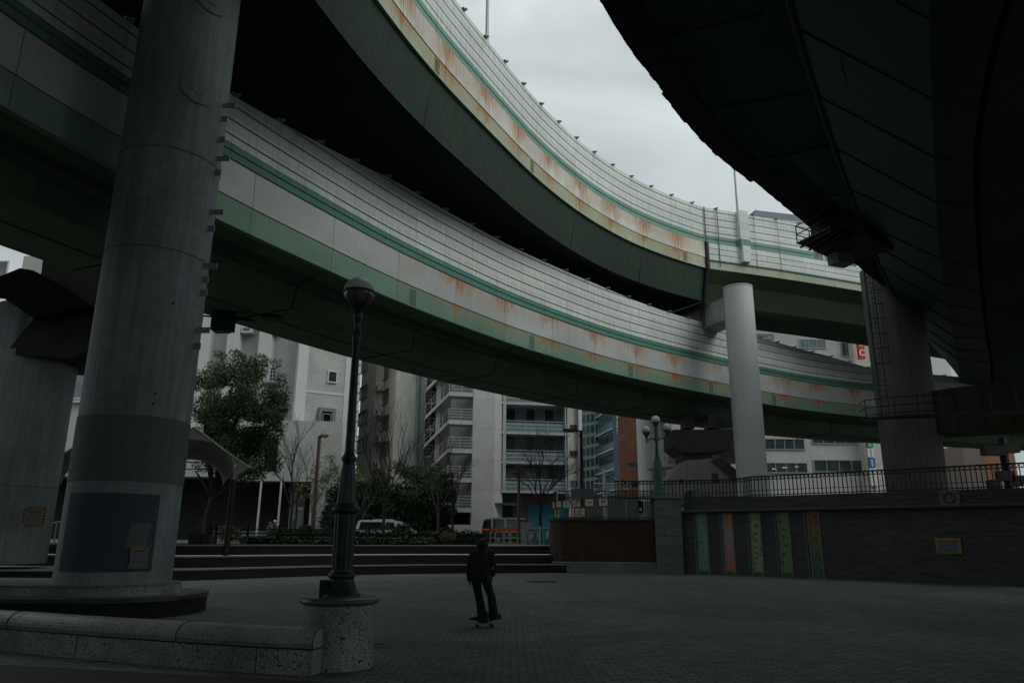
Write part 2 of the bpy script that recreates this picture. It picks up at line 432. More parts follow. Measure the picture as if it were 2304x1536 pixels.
def bracket_mesh():
    b = MB(); b.box((0, 0, .05), (.26, .20, .03)); b.box((0, .05, .02), (.05, .05, .10)); b.box((.05, -.12, .075), (.10, .10, .03)); return b
def place_on(c, arc):
    p = min(c, key=lambda q: abs(q[4] - arc)); return p

# ---- lower curving road
pB = [(-14.5, -12), (-14.2, 0), (-13.2, 8), (-11.79, 15.03), (-10.5, 17.98), (-9.18, 21.06), (-8.32, 22.62), (-7.11, 24.91), (-6.21, 26.53), (-5.43, 28.04), (-4.08, 30.19), (-2.11, 33.03), (-.24, 35.72),
      (3.25, 39.74), (6.25, 42.96), (8.06, 44.43), (10.48, 46.55), (15.01, 49.93), (18.02, 52.2), (22.64, 55.2), (27.59, 57.6), (36, 60.5), (52, 65), (75, 70)]
cB = curve(pB, 1.0, 5)
def build_lower():
    t = thing('elevated_road', 'lower curving elevated road with pale slatted noise barrier and a rust streaked green edge, sweeping across the middle', 'elevated road', (0, 0, 11.1))
    off = (0, 0, -11.1)
    xs = lambda c, a, b: [p for p in c if a <= p[0] + (0 if p[1] > 12 else -50) * 0 <= b]
    i1 = min(range(len(cB)), key=lambda i: abs(cB[i][0] + 7.2)); i2 = min(range(len(cB)), key=lambda i: abs(cB[i][0] + 4.9))
    i3 = min(range(len(cB)), key=lambda i: abs(cB[i][0] - 28.5))
    def ztop(x, y):
        if y < 12: return 15.36
        K = [(-99, 15.36), (-9.2, 15.40), (-7.2, 15.80), (-4.9, 16.33), (5, 16.30), (9.5, 16.05), (20, 15.95), (24.5, 15.68), (29, 15.1), (99, 15.1)]
        for (a_, za), (b_, zb) in zip(K, K[1:]):
            if x <= b_: return za + (zb - za) * (x - a_) / (b_ - a_)
    h = .515; m = MB()
    for k in range(6):
        z0 = 13.30 + k * h; prof = [(0, z0), (0, z0 + h * .46), (.04, z0 + h * .47), (.04, z0 + h * .56), (0, z0 + h * .57), (0, z0 + h)]
        rows = []; uvs = []
        for o_, z in prof:
            r_ = []; uu = []
            for x, y, nx, ny, a_ in cB:
                zt = ztop(x, y); q = o_ if z < zt - .03 else 0; zz = min(z, zt); r_.append((x + nx * q, y + ny * q, zz)); uu.append((a_, zz))
            rows.append(r_); uvs.append(uu)
        for j in range(5): m.grid([rows[j], rows[j + 1]], 2 if j in (1, 2, 3) else (1 if k == 0 else 0), [uvs[j], uvs[j + 1]], False)
    m.grid([[(p[0] + p[2] * o_, p[1] + p[3] * o_, (ztop(p[0], p[1]) if tp else 13.3)) for p in cB] for o_, tp in ((0, 1), (.14, 1), (.14, 0))], 0, None, False)
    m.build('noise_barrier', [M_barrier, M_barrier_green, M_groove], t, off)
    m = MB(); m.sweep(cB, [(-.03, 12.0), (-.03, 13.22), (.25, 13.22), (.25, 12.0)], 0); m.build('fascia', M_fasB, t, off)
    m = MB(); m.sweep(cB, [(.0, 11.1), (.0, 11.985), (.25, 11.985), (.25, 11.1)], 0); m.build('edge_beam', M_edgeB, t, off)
    m = MB(); m.sweep(cB, [(.25, 11.13), (1.5, 10.75), (1.7, 9.9), (5.2, 9.9), (5.4, 10.75), (6.7, 11.13), (6.7, 12.7), (.25, 12.7)], [1, 0, 1, 0, 1, 0, 0, 0])
    m.build('girder', [M_girder2, M_soffit], t, off)
    m = MB(); m.sweep(cB, [(6.7, 11.1), (6.7, 15.3), (6.9, 15.3), (6.9, 11.1)], 0); m.build('parapet', M_barA, t, off)
    br = bracket_mesh().build('bracket', M_steel_grey, t, off); first = True
    T = cB[-1][4]; a = 24.0
    while a < T - 14:
        p = place_on(cB, a); x = p[0]
        zt = ztop(p[0], p[1])
        o = br if first else br.copy()
        if not first: COL.objects.link(o); o.parent = t
        first = False
        o.location = (p[0], p[1], zt - 11.1); o.rotation_euler = (0, 0, math.atan2(p[3], p[2]) - math.pi / 2); a += 2.0
    for u in (985, 1225, 1250):  pass
    for X in (-4.2, .9, 7.3, 13.2, 18.9):       # bolt groups
        p = near_curve(cB, X); b = MB(); tx, ty = p[3], -p[2]
        for i in range(4):
            for j in range(7):
                c = Vector((p[0] + tx * (i - 1.5) * .11 - p[2] * .005, p[1] + ty * (i - 1.5) * .11 - p[3] * .005, 11.2 + j * .105))
                b.box(c, (.05, .03, .045), math.atan2(ty, tx))
        b.build('bolt_plate', M_steel_dark, t, off)
    T = cB[-1][4]; a = 26.0
    while a < T - 16:                                      # field splices across the underside, and one lengthwise seam
        p = place_on(cB, a); q = lambda s, z: (p[0] + p[2] * s, p[1] + p[3] * s, z)
        m = MB(); m.tube([q(.3, 11.12), q(1.5, 10.74), q(1.7, 9.89), q(5.2, 9.89)], .03, 4); m.build('splice', M_black, t, off); a += 6.5
    m = MB(); m.tube([(p[0] + p[2] * 3.4, p[1] + p[3] * 3.4, 9.89) for p in cB[20:-12:2]], .02, 4); m.build('seam', M_black, t, off)
    m = MB(); m.tube([(p[0] + p[2] * .9, p[1] + p[3] * .9, 10.8) for p in cB[20:-12:2]], .07, 6); m.build('drain_pipe', M_steel_dark, t, off)
    return t
build_lower()

M_girderblack = surf('shade dark girder underside', (.018, .030, .022), .4, .4, .85, spec=.1)  # shade under the deck put into the colour, darker than the web
# ---- upper curving road
pA = [(-8.6, -14), (-8.2, 0), (-7.5, 8), (-6.4, 15), (-4.73, 21.3), (-4.03, 23.09), (-3.16, 25.39), (-1.85, 28.03), (1.12, 34.03), (2.37, 36.02), (3.92, 38.45), (7.14, 42.27), (10.64, 45.2), (13.03, 46.7)]
cA = curve(pA, 1.0, 5)
pA2 = [(13.10, 46.74), (16.2, 47.75), (19.71, 48.98), (25.53, 51.26), (34, 55), (46, 61)]
cA2 = curve(pA2, 1.0, 2)
def build_upper():
    t = thing('elevated_road', 'upper curving elevated road with heavily rust streaked white and pale green fascia, nearest the sky', 'elevated road', (0, 0, 19.3))
    off = (0, 0, -19.3)
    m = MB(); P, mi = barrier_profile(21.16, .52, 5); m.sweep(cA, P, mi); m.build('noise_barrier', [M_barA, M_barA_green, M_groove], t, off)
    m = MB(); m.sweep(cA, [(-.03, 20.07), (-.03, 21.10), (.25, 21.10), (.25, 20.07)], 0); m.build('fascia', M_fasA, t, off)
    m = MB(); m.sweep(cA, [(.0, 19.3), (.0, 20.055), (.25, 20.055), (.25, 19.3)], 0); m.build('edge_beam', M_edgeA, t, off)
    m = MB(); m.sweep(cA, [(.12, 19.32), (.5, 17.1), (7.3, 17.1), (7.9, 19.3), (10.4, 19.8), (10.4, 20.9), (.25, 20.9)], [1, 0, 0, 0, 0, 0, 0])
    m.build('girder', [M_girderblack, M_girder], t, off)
    m = MB(); m.sweep(cA, [(10.4, 19.8), (10.4, 23.2), (10.6, 23.2), (10.6, 19.8)], 0); m.build('parapet', M_barA, t, off)
    # dark joint at the far end of the span
    p = cA[-1]; tx, ty = p[3], -p[2]; m = MB()
    for s0, z0, s1, z1 in ((-.08, 19.2, -.08, 21.15), (-.02, 19.3, .45, 16.95), (.45, 16.95, 7.3, 16.95)):
        a = Vector((p[0] + p[2] * s0 + tx * .06, p[1] + p[3] * s0 + ty * .06, z0)); b_ = Vector((p[0] + p[2] * s1 + tx * .06, p[1] + p[3] * s1 + ty * .06, z1))
        m.tube([a, b_], .16, 4)
    m.build('expansion_joint', M_black, t, off)
    br = bracket_mesh().build('bracket', M_steel_grey, t, off); first = True; a = 20.0
    while a < cA[-1][4]:
        p = place_on(cA, a); o = br if first else br.copy()
        if not first: COL.objects.link(o); o.parent = t
        first = False
        o.location = (p[0], p[1], 23.76 - 19.3); o.rotation_euler = (0, 0, math.atan2(p[3], p[2]) - math.pi / 2); a += 2.0
    for X in (-3.0, 1.0, 11.2):
        p = near_curve(cA, X); b = MB(); tx, ty = p[3], -p[2]
        for i in range(4):
            for j in range(7):
                b.box((p[0] + tx * (i - 1.5) * .1 - p[2] * .005, p[1] + ty * (i - 1.5) * .1 - p[3] * .005, 19.4 + j * .09), (.045, .03, .04), math.atan2(ty, tx))
        b.build('bolt_plate', M_steel_dark, t, off)
    for X in (-2.85, 3.7, 8.2):                  # web field splices
        p = near_curve(cA, X); m = MB(); m.tube([(p[0] + p[2] * .14, p[1] + p[3] * .14, 19.3), (p[0] + p[2] * .48, p[1] + p[3] * .48, 17.12)], .03, 4); m.build('web_joint', M_black, t, off)
build_upper()
def build_upper2():
    t = thing('elevated_road', 'far concrete span beyond the black joint with white panelled walls and green stripes behind the round pillar', 'elevated road', (0, 0, 19.3))
    off = (0, 0, -19.3); iX = min(range(len(cA2)), key=lambda i: abs(cA2[i][0] - 21.35))
    m = MB(); P, mi = barrier_profile(21.2, .51, 5); m.sweep(cA2[:iX + 1], P, mi); m.build('noise_barrier', [M_barA, M_barA_green, M_groove], t, off)
    m = MB(); P = []; mm = []
    for k in range(3):
        a = 19.96 + k * .41; P += [(-.05, a), (-.05, a + .37), (0, a + .375), (0, a + .405)]; mm += [0, 1, 1, 1]
    P += [(.15, 21.18), (.15, 19.96)]; mm += [0, 0]
    m.sweep(cA2, P, mm); m.build('parapet', [M_barA, M_groove], t, off)
    m = MB(); m.sweep(cA2, [(-.07, 19.86), (-.07, 19.955), (.15, 19.955), (.15, 19.86)], 0); m.build('stripe', M_barrier_green, t, off)
    m = MB(); m.sweep(cA2, [(0, 19.3), (0, 19.85), (.25, 19.85), (.25, 19.3)], 0); m.build('edge_beam', M_concedge, t, off)
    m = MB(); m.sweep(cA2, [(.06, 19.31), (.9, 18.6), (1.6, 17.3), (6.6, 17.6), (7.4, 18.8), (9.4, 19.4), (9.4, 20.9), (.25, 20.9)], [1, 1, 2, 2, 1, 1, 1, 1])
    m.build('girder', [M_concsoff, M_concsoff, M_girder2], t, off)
    # stepped pilaster that carries the light pole
    p = near_curve(cA2, 15.5); az = math.atan2(-p[2], p[3]); m = MB()
    m.box((p[0] - p[2] * .1, p[1] - p[3] * .1, 22.5), (.75, .42, 2.66), az); m.build('pilaster', M_barA, t, off)
    m = MB(); m.box((p[0] - p[2] * .1, p[1] - p[3] * .1, 21.16 - .12), (.76, .43, .02), az); m.box((p[0] - p[2] * .15, p[1] - p[3] * .15, 20.6), (.62, .45, 1.15), az); m.build('pilaster_base', M_barA, t, off)
    m = MB(); m.box((p[0] - p[2] * .16, p[1] - p[3] * .16, 21.44), (.78, .36, .46), az); m.build('pilaster_band', M_barA_green, t, off)
    for X, th in ((13.5, .05), (14.4, .04), (16.9, .02), (18.9, .02)):
        q = near_curve(cA2, X); m = MB(); m.tube([(q[0] - q[2] * .09, q[1] - q[3] * .09, 19.5), (q[0] - q[2] * .09, q[1] - q[3] * .09, 23.8)], th * .6, 5); m.build('cable_pipe', M_steel_dark, t, off)
    br = bracket_mesh().build('bracket', M_steel_grey, t, off)
    for i, X in enumerate((14.4, 16.9, 18.9, 20.9)):
        q = near_curve(cA2, X); o = br if i == 0 else br.copy()
        if i: COL.objects.link(o); o.parent = t
        o.location = (q[0], q[1], 23.76 - 19.3); o.rotation_euler = (0, 0, math.atan2(q[3], q[2]) - math.pi / 2)
build_upper2()

# ---- light poles on the upper road
def road_pole(x, y, z, h, label):
    t = thing('light_pole', label, 'light pole', (x, y, z), 'light poles on the upper road')
    m = MB(); m.cyl((0, 0, 0), .10, .055, h, 10); m.cyl((0, 0, 0), .16, .16, .3, 10); m.build('pole', M_steel_grey, t)
    m = MB(); m.tube([(0, 0, h - .05), (.2, .3, h + .25), (1.2, 1.6, h + .5)], .05, 6); m.build('arm', M_steel_grey, t)
    m = MB(); m.box((1.4, 1.9, h + .5), (.7, .3, .12), rad(52)); m.build('lamp_head', M_steel_grey, t)
    return t
q = near_curve(cA, -1.0); road_pole(q[0] + q[2] * .45, q[1] + q[3] * .45, 21.0, 10.5, 'thin grey light pole standing on the upper road at the top of the photo')
q = near_curve(cA2, 15.5); road_pole(q[0] + q[2] * .3, q[1] + q[3] * .3, 21.0, 8.2, 'thin grey light pole rising from the pilaster on the far span')

# ---- dark elevated road overhead on the right
cCe = curve([(-2.0, -14), (-1.8, 0), (-.9, 8), (.7, 14), (2.5, 18.7), (3.1, 19.9), (5.6, 23.6), (8.2, 27.4), (10.9, 30.2), (14.3, 34.0), (19.5, 39.8), (26.5, 47.5), (38, 60), (50, 72)], 1.0, 4)     # silhouette edge z 17.2
cCw = curve([(2.0, -14), (2.2, 0), (3.6, 9), (7.6, 17.7), (11.4, 24.2), (16.6, 32.8), (22.8, 42.4), (30.9, 53.5), (42.2, 67.4), (52, 78)], 1.0, 4)      # web top z 16.4
cCf = curve([(5.0, -14), (5.3, 0), (7.2, 9.5), (10.1, 15.2), (14.2, 22.4), (17.7, 28.5), (22.8, 37), (29.2, 47), (36.4, 58.7), (50, 78)], 1.0, 4)   # fold z 14.5
cCg = curve([(8.4, -14), (8.9, 0), (10.2, 9), (12.3, 16.0), (15.6, 22.4), (18.7, 27.4), (23.7, 35.3), (30, 45), (36, 54), (50, 76)], 1.0, 4)
def loft(rows_pts, n, mi, m, uvv=None):
    """rows_pts: list of (curve, z); matches them by fraction of their length"""
    def samp(c, f):
        i = f * (len(c) - 1); a = int(i); b_ = min(a + 1, len(c) - 1); t = i - a
        return (c[a][0] * (1 - t) + c[b_][0] * t, c[a][1] * (1 - t) + c[b_][1] * t, c[a][4] * (1 - t) + c[b_][4] * t)
    rows = []; uvs = []
    for (c, z, ox) in rows_pts:
        r = []; uu = []
        for k in range(n + 1):
            x, y, a = samp(c, k / n); r.append((x + ox * .8, y - ox * .6, z)); uu.append((a, z))
        rows.append(r); uvs.append(uu)
    for k in range(len(rows) - 1):
        m.grid([rows[k], rows[k + 1]], mi[k] if isinstance(mi, list) else mi, [uvs[k], uvs[k + 1]], False)
M_box_green = panel_mat('overhead girder green plates', (.024, .072, .048), 3.4, 50, 14.5, dirt=.3, lw=.02)
M_box_brown = surf('overhead girder brown plates', (.050, .075, .040), .4, .25, .85, streak=.2, spec=.1)
M_cant = surf('overhead cantilever soffit', (.040, .085, .060), .4, .3, .85, spec=.1)
M_cant2 = surf('overhead cantilever plates', (.008, .009, .01), .3, .3, .85)
def build_over():
    t = thing('elevated_road', 'wide dark elevated road passing overhead at the right with box girder seen from below', 'elevated road', (0, 0, 14.5)); off = (0, 0, -14.5)
    n = 92
    m = MB(); loft([(cCe, 17.2, .9), (cCe, 17.35, 1.9)], n, 0, m); loft([(cCe, 17.35, 1.9), (cCw, 16.9, -.1), (cCw, 16.4, 0)], n, [0, 0], m)
    m.build('soffit', M_cant, t, off)
    m = MB(); loft([(cCw, 16.4, 0), (cCf, 14.5, 0), (cCg, 14.5, -.08)], n, [0, 0], m); m.build('girder', M_box_green, t, off)
    m = MB(); loft([(cCg, 14.5, -.08), (cCg, 14.9, 0), (cCg, 14.5, .12)], n, [0, 0], m); m.build('girder_joint', M_black, t, off)
    m = MB(); loft([(cCg, 14.5, .12), (cCg, 14.45, 6.5), (cCg, 16.4, 8.2), (cCg, 17.2, 13), (cCg, 18.6, 13), (cCe, 18.6, .0), (cCe, 17.2, 0)], n, [0, 0, 0, 0, 0, 0], m); m.build('deck', M_box_brown, t, off)
    # cladding boards on the outer edge: slightly uneven, one by one
    m = MB(); rnd = random.Random(3); T = cCe[-1][4]; a = 12.0; base = 0.0
    while a < T - 2:
        p = place_on(cCe, a); f = (a - p[4])
        if rnd.random() < .06: base = rnd.choice((0, .05, -.05, .12))
        d = base + rnd.uniform(-.025, .03)
        m.box((p[0] + p[3] * f - p[2] * (.5 - d), p[1] - p[2] * f - p[3] * (.5 - d), 17.15 + rnd.uniform(-.01, .01)), (.44, 1.0, .07), math.atan2(-p[2], p[3])); a += .45
    m.build('edge_cladding', M_cant2, t, off)
    for k in range(9):                                     # cross ribs under the cantilever
        p = place_on(cCe, 20 + k * 5.2); q = min(cCw, key=lambda z: abs((z[0] - p[0]) * p[3] - (z[1] - p[1]) * p[2]) if abs((z[0] - p[0]) * p[3] - (z[1] - p[1]) * p[2]) < 50 else 99)
        m = MB(); m.tube([(p[0] - p[2] * 1.3, p[1] - p[3] * 1.3, 17.2), (p[0] - p[2] * 4.2, p[1] - p[3] * 4.2, 16.75)], .07, 4); m.build('cross_rib', M_black, t, off)
    m = MB(); m.sweep(cCe, [(0, 17.22), (0, 19.6), (-.15, 19.6), (-.15, 17.22)], 0); m.build('parapet', M_steel_dark, t, off)
    yat = lambda c, y: min(c, key=lambda p: abs(p[1] - y))
    for k in range(14):
        y0 = 9 + 3.3 * k; a_, b_, c_ = yat(cCw, y0), yat(cCf, y0 + .8), yat(cCg, y0 + 1.6)
        m = MB(); m.tube([(a_[0], a_[1], 16.39), (b_[0], b_[1], 14.49), (c_[0], c_[1], 14.49)], .035, 4); m.build('plate_joint', M_black, t, off)
    for f_, nm in ((.33, 'weld_line'), (.68, 'weld_line')):
        m = MB(); m.tube([(yat(cCw, y)[0] * (1 - f_) + yat(cCf, y + .6)[0] * f_, y, 16.39 - 1.9 * f_) for y in range(8, 52, 2)], .018, 4); m.build(nm, M_black, t, off)
    m = MB(); m.tube([(yat(cCf, y)[0] * .55 + yat(cCg, y)[0] * .45, y, 14.49) for y in range(8, 52, 2)], .02, 4); m.build('weld_line', M_black, t, off)
    # drain pipe along the outer web and a line of stiffeners
    m = MB(); m.tube([(p[0] + .08, p[1] - .06, 16.3) for p in cCw[14:-4:2]], .07, 6); m.build('drain_pipe', M_conc_dark, t, off)
    return t
build_over()

# ================================================================== PIERS
def ring_band(c, r, z, h, mi=0, m=None):
    m = m or MB(); m.cyl((c[0], c[1], z), r, r, h, 48, mi); return m
M_jointgrey = surf('dirt filled joint', (.09, .10, .10), .2, 3, .8)
def big_pier():
    X, Y, R = -8.84, 17.3, 1.19
    t = thing('road_pier', 'huge round painted pier with a dark repaint patch near its foot, at left', 'pier', (X, Y, .6), 'round road piers')
    m = MB(); m.cyl((0, 0, 0), R, R, 16.4, 72); m.build('shaft', M_white_conc, t)
    m = MB(); m.cyl((0, 0, 2.18), R + .012, R + .012, 1.44, 72); m.build('base_coat', M_conc_pier, t)
    for z in (2.18, 7.6, 10.2):
        m = MB(); m.cyl((0, 0, z), R + .0135, R + .0135, .010, 72); m.build('joint', M_jointgrey, t)
    # curved patches painted on the base
    def patch(a0, a1, z0, z1, mat, name, r=.018, shear=0.0):
        m = MB(); n = 16; rows = []
        for z in (z0, z1): rows.append([((R + r) * math.sin(a0 + (a1 - a0) * k / n + (shear if z == z1 else 0)), -(R + r) * math.cos(a0 + (a1 - a0) * k / n + (shear if z == z1 else 0)), z) for k in range(n + 1)])
        m.grid(rows); return m.build(name, mat, t)
    patch(rad(-34), rad(62), .30, 1.92, M_patch, 'paint_patch')
    patch(rad(33), rad(53), .78, 1.3, M_patch2, 'paint_patch', .022, rad(3))
    # round inspection cover
    for zc, ang in ((zat(190, 16.35, 450) - .6, rad(47)), (zat(-14, 16.35, 495) - .6, rad(50))):
        m = MB(); d = Vector((math.sin(ang), -math.cos(ang), 0)); side = Vector((math.cos(ang), math.sin(ang), 0))
        for r0, tt in ((.46, .03), (.22, .04)):
            pts = []
            for k in range(28):
                a = 2 * math.pi * k / 28; sx = r0 * math.cos(a); th = sx / R
                pts.append((math.sin(ang + th), -math.cos(ang + th), r0 * math.sin(a)))
            A = [Vector((p[0] * (R + .0), p[1] * (R + .0), zc + p[2])) for p in pts]; B = [Vector((p[0] * (R + tt), p[1] * (R + tt), zc + p[2])) for p in pts]
            rings = [A]
            for q in (1, .75, .5, .25, .01): rings.append([Vector(((R + tt) * math.sin(ang + r0 * q * math.cos(2 * math.pi * k / 28) / R), -(R + tt) * math.cos(ang + r0 * q * math.cos(2 * math.pi * k / 28) / R), zc + r0 * q * math.sin(2 * math.pi * k / 28))) for k in range(28)])
            m.grid(rings, 0, None, False, True)
        m.build('inspection_cover', M_white_conc, t)
    # bracket stubs up the right side
    for i, (z, big) in enumerate(((5.85, 1), (5.45, 0), (7.5, 1), (7.15, 0), (6.8, 0), (8.95, 1), (8.5, 0), (10.45, 1), (10.05, 0), (11.0, 0), (12.0, 1), (11.6, 0))):
        a = rad(87); m = MB(); w_ = .34 if big else .16
        m.box((math.sin(a) * (R + w_ / 2), -math.cos(a) * (R + w_ / 2), z), (w_, .03, .14 if big else .16), a - rad(90) + rad(0)); m.box((math.sin(a) * (R + w_ * .8), -math.cos(a) * (R + w_ * .8) - .02, z), (.03, .02, .03), 0)
        m.build('bracket', M_steel_grey, t)
    for z in (4.15, 6.3, 3.9):
        a = rad(30 + z * 3); m = MB(); m.sphere((math.sin(a) * R, -math.cos(a) * R, z), .03, 8, 5); m.build('plug', M_steel_dark, t)
    return t
M_conc_pier = surf('pier foot coat', (.11, .135, .13), .25, .5, .8, streak=.15)
big_pier()
def stripe_sheet(name, parent, w_, h, stripes, origin, ax, nrm, lines=3, frame=None, bg=None, title=True):
    """a notice: white sheet, hazard stripes above and below, dark text lines; ax/up/nrm directions"""
    pass
def notice(label, loc, ang, w_, h, ylw, cat='notice', side=False, curved=None, frame=None, title=None, group=None):
    t = thing('warning_notice', label, cat, loc, group, ang)
    m = MB(); m.box((0, 0, 0), (w_, .012, h)); m.build('sheet', M_paper_dim, t)
    hb = h * .16
    for sgn in (1, -1):
        m = MB(); n = 7; W = w_ * (1.25 if not side else 1.1); z = sgn * (h / 2 + hb / 2)
        for k in range(n * 2):
            x0 = -W / 2 + W * k / (n * 2); x1 = x0 + W / (n * 2)
            m.face([(x0, -.01, z - hb / 2), (x1, -.01, z - hb / 2), (x1 + hb * .6, -.01, z + hb / 2), (x0 + hb * .6, -.01, z + hb / 2)], k % 2)
        m.build('hazard_tape', [ylw, M_black], t)
    if side:
        for sgn in (1, -1):
            m = MB(); n = 5
            for k in range(n * 2):
                z0 = -h / 2 + h * k / (n * 2); z1 = z0 + h / (n * 2); x = sgn * (w_ / 2 + hb / 2)
                m.face([(x - hb / 2, -.01, z0), (x + hb / 2, -.01, z0), (x + hb / 2, -.01, z1), (x - hb / 2, -.01, z1)], k % 2)
            m.build('hazard_tape', [ylw, M_black], t)
    m = MB(); rnd = random.Random(int(w_ * 1000))
    zz = h * .34; k = 0
    while zz > -h * .4:
        x = -w_ * .4; hh = h * (.09 if k == 0 else .035)
        while x < w_ * .38:
            l = rnd.uniform(.03, .09) * w_ * (1 if k else .8); m.box((x + l / 2, -.009, zz), (l, .004, hh)); x += l + .02 * w_
        zz -= h * (.2 if k == 0 else .13); k += 1
    m.build('text_lines', M_black, t)
    return t
M_paper_dim = surf('dim notice sheet', (.20, .21, .19), .3, 9, .7); M_paper = surf('paper notice', (.6, .6, .55), .1, 5, .6); M_haz_y = surf('hazard yellow', (.33, .27, .03), .1, 5, .6); M_haz_o = surf('hazard orange', (.42, .17, .04), .1, 5, .6)  # the dim sheet is a darker even paper tone
M_ink = M_black
a = rad(47); notice('notice with black and yellow striped tape stuck on the huge left pier', (-8.84 + 1.235 * math.sin(a), 17.3 - 1.235 * math.cos(a), 1.2), a, .36, .36, M_haz_y, curved=1.19)

M_near_black = surf('near black steel', (.006, .007, .006), .3, 2, .95, spec=.05)  # near black base colour for the bracket arm
M_beam_dark = surf('dark crossbeam concrete', (.040, .040, .034), .4, .8, .9, streak=.1, spec=.1)  # darker base colour than the other concrete
def far_left_pier():
    t = thing('road_pier', 'round pier at the left edge carrying a stained hammerhead crossbeam', 'pier', (-20.15, 30.4, .6), 'round road piers')
    m = MB(); m.cyl((0, 0, 0), 1.62, 1.62, 8.3, 64); m.build('shaft', M_white_conc, t)
    m = MB(); m.cyl((0, 0, 2.9), 1.625, 1.625, .02, 64); m.build('joint', M_steel_dark, t)
    def slab(P, D, depth, name, mat):
        m = MB(); q = [at(u, v, D) for u, v in P]; m.extr([(p.x + 20.15, p.z - .6) for p in q], (0, D - 30.4, 0), (1, 0, 0), (0, 0, 1), (0, 1, 0), depth); 
        return m.build(name, mat, t)
    slab([(-90, 800), (10, 797), (76, 716), (44, 668), (-90, 700)], 29.0, 3.0, 'end_block', M_white_conc)
    slab([(12, 797), (158, 806), (320, 735), (340, 540), (100, 560), (78, 716)], 28.8, 3.6, 'crossbeam', M_beam_dark)
    slab([(-40, 662), (-10, 625), (45, 603), (75, 608), (150, 648), (205, 690), (150, 700), (76, 716), (0, 665)], 28.3, .45, 'bracket_arm', M_near_black)
    for k in range(12):
        a_ = at(30 - k * -1.6, 778 - k * 7, 28.95); m = MB(); m.tube([(a_.x + 20.15, a_.y - 30.4, a_.z - .6), (a_.x + 20.15 + .30, a_.y - 30.4, a_.z - .6 + .14)], .018, 4); m.build('rung', M_steel_dark, t)
    return t
far_left_pier()
p = at(76, 1162, 28.7); notice('notice framed in orange striped tape on the left edge pier', (p.x, p.y - .0, p.z), rad(32), .56, .56, M_haz_o, side=True)

def hang_box(u, v, D, label):
    p = at(u, v, D); t = thing('signal_box', label, 'box', p, 'dark boxes hung under the lower road')
    m = MB(); m.box((0, 0, 0), (.75, .5, .8)); m.box((0, -.1, -.43), (.55, .4, .08)); m.box((0, 0, .45), (.95, .6, .1)); m.build('housing', M_black, t)
    m = MB(); m.box((.75, 0, .05), (.8, .3, .12), 0, 0, 0, rad(6)); m.build('visor', M_black, t)
    m = MB(); m.tube([(0, 0, .4), (0, 0, 1.2)], .05); m.tube([(-3.2, -.8, .25), (0, 0, .12)], .035); m.build('hanger', M_black, t)
hang_box(503, 722, 27.0, 'dark boxed fixture on an arm under the lower road, hanging lower')
hang_box(614, 693, 27.5, 'dark boxed fixture on an arm under the lower road, higher up and right')

def mid_pillar():
    t = thing('road_pier', 'tall white round pillar with flat top in front of both curving roads', 'pier', (14.8, 46, 1.3), 'round road piers')
    m = MB(); m.cyl((0, 0, 0), .93, .93, 16.3, 64); m.cyl((0, 0, 16.3), .96, .96, .06, 64); m.build('shaft', M_pillar, t)
    d = Vector((-.38, .925, 0)); n = Vector((.925, .38, 0))
    m = MB(); m.extr([(.5, 14.25), (11.0, 14.25), (11.0, 15.75), (.5, 15.75)], n * -.8, d, (0, 0, 1), n, 1.6); m.build('crossbeam', M_beam, t)
    m = MB()
    for k in range(11):
        for j in range(5): m.box(Vector((0, 0, 14.4 + k * .125)) + d * (2.55 + j * .12) - n * .81, (.09, .03, .06), math.atan2(d.y, d.x))
    m.build('vent_grille', M_steel_dark, t)
M_pillar = surf('smooth white pillar paint', (.62, .65, .65), .12, .4, .65, streak=.06)
M_beam = surf('grimy white crossbeam', (.46, .46, .45), .35, .9, .7, streak=.3)
mid_pillar()
def back_pillar():
    t = thing('road_pier', 'white round pillar with grey foot behind the three globe lamp', 'pier', (10.8, 58.0, 1.3), 'round road piers')
    m = MB(); m.cyl((0, 0, 3.2), .95, .95, 12.4, 48); m.build('shaft', M_pillar, t)
    m = MB(); m.cyl((0, 0, 0), .955, .955, 3.2, 48); m.build('base_coat', M_conc, t)
    d = Vector((.62, -.785, 0)); n = Vector((.785, .62, 0))
    m = MB(); m.extr([(.4, 5.6), (9.6, 5.6), (9.6, 7.9), (.4, 7.9)], n * -.9, d, (0, 0, 1), n, 1.8); m.build('crossbeam', M_beam, t)
    m = MB()
    for k in range(13):
        for j in range(4): m.box(Vector((0, 0, 5.85 + k * .15)) + d * (2.6 + j * .16) - n * .91, (.1, .03, .07), math.atan2(d.y, d.x))
    m.build('vent_grille', M_steel_dark, t)
back_pillar()
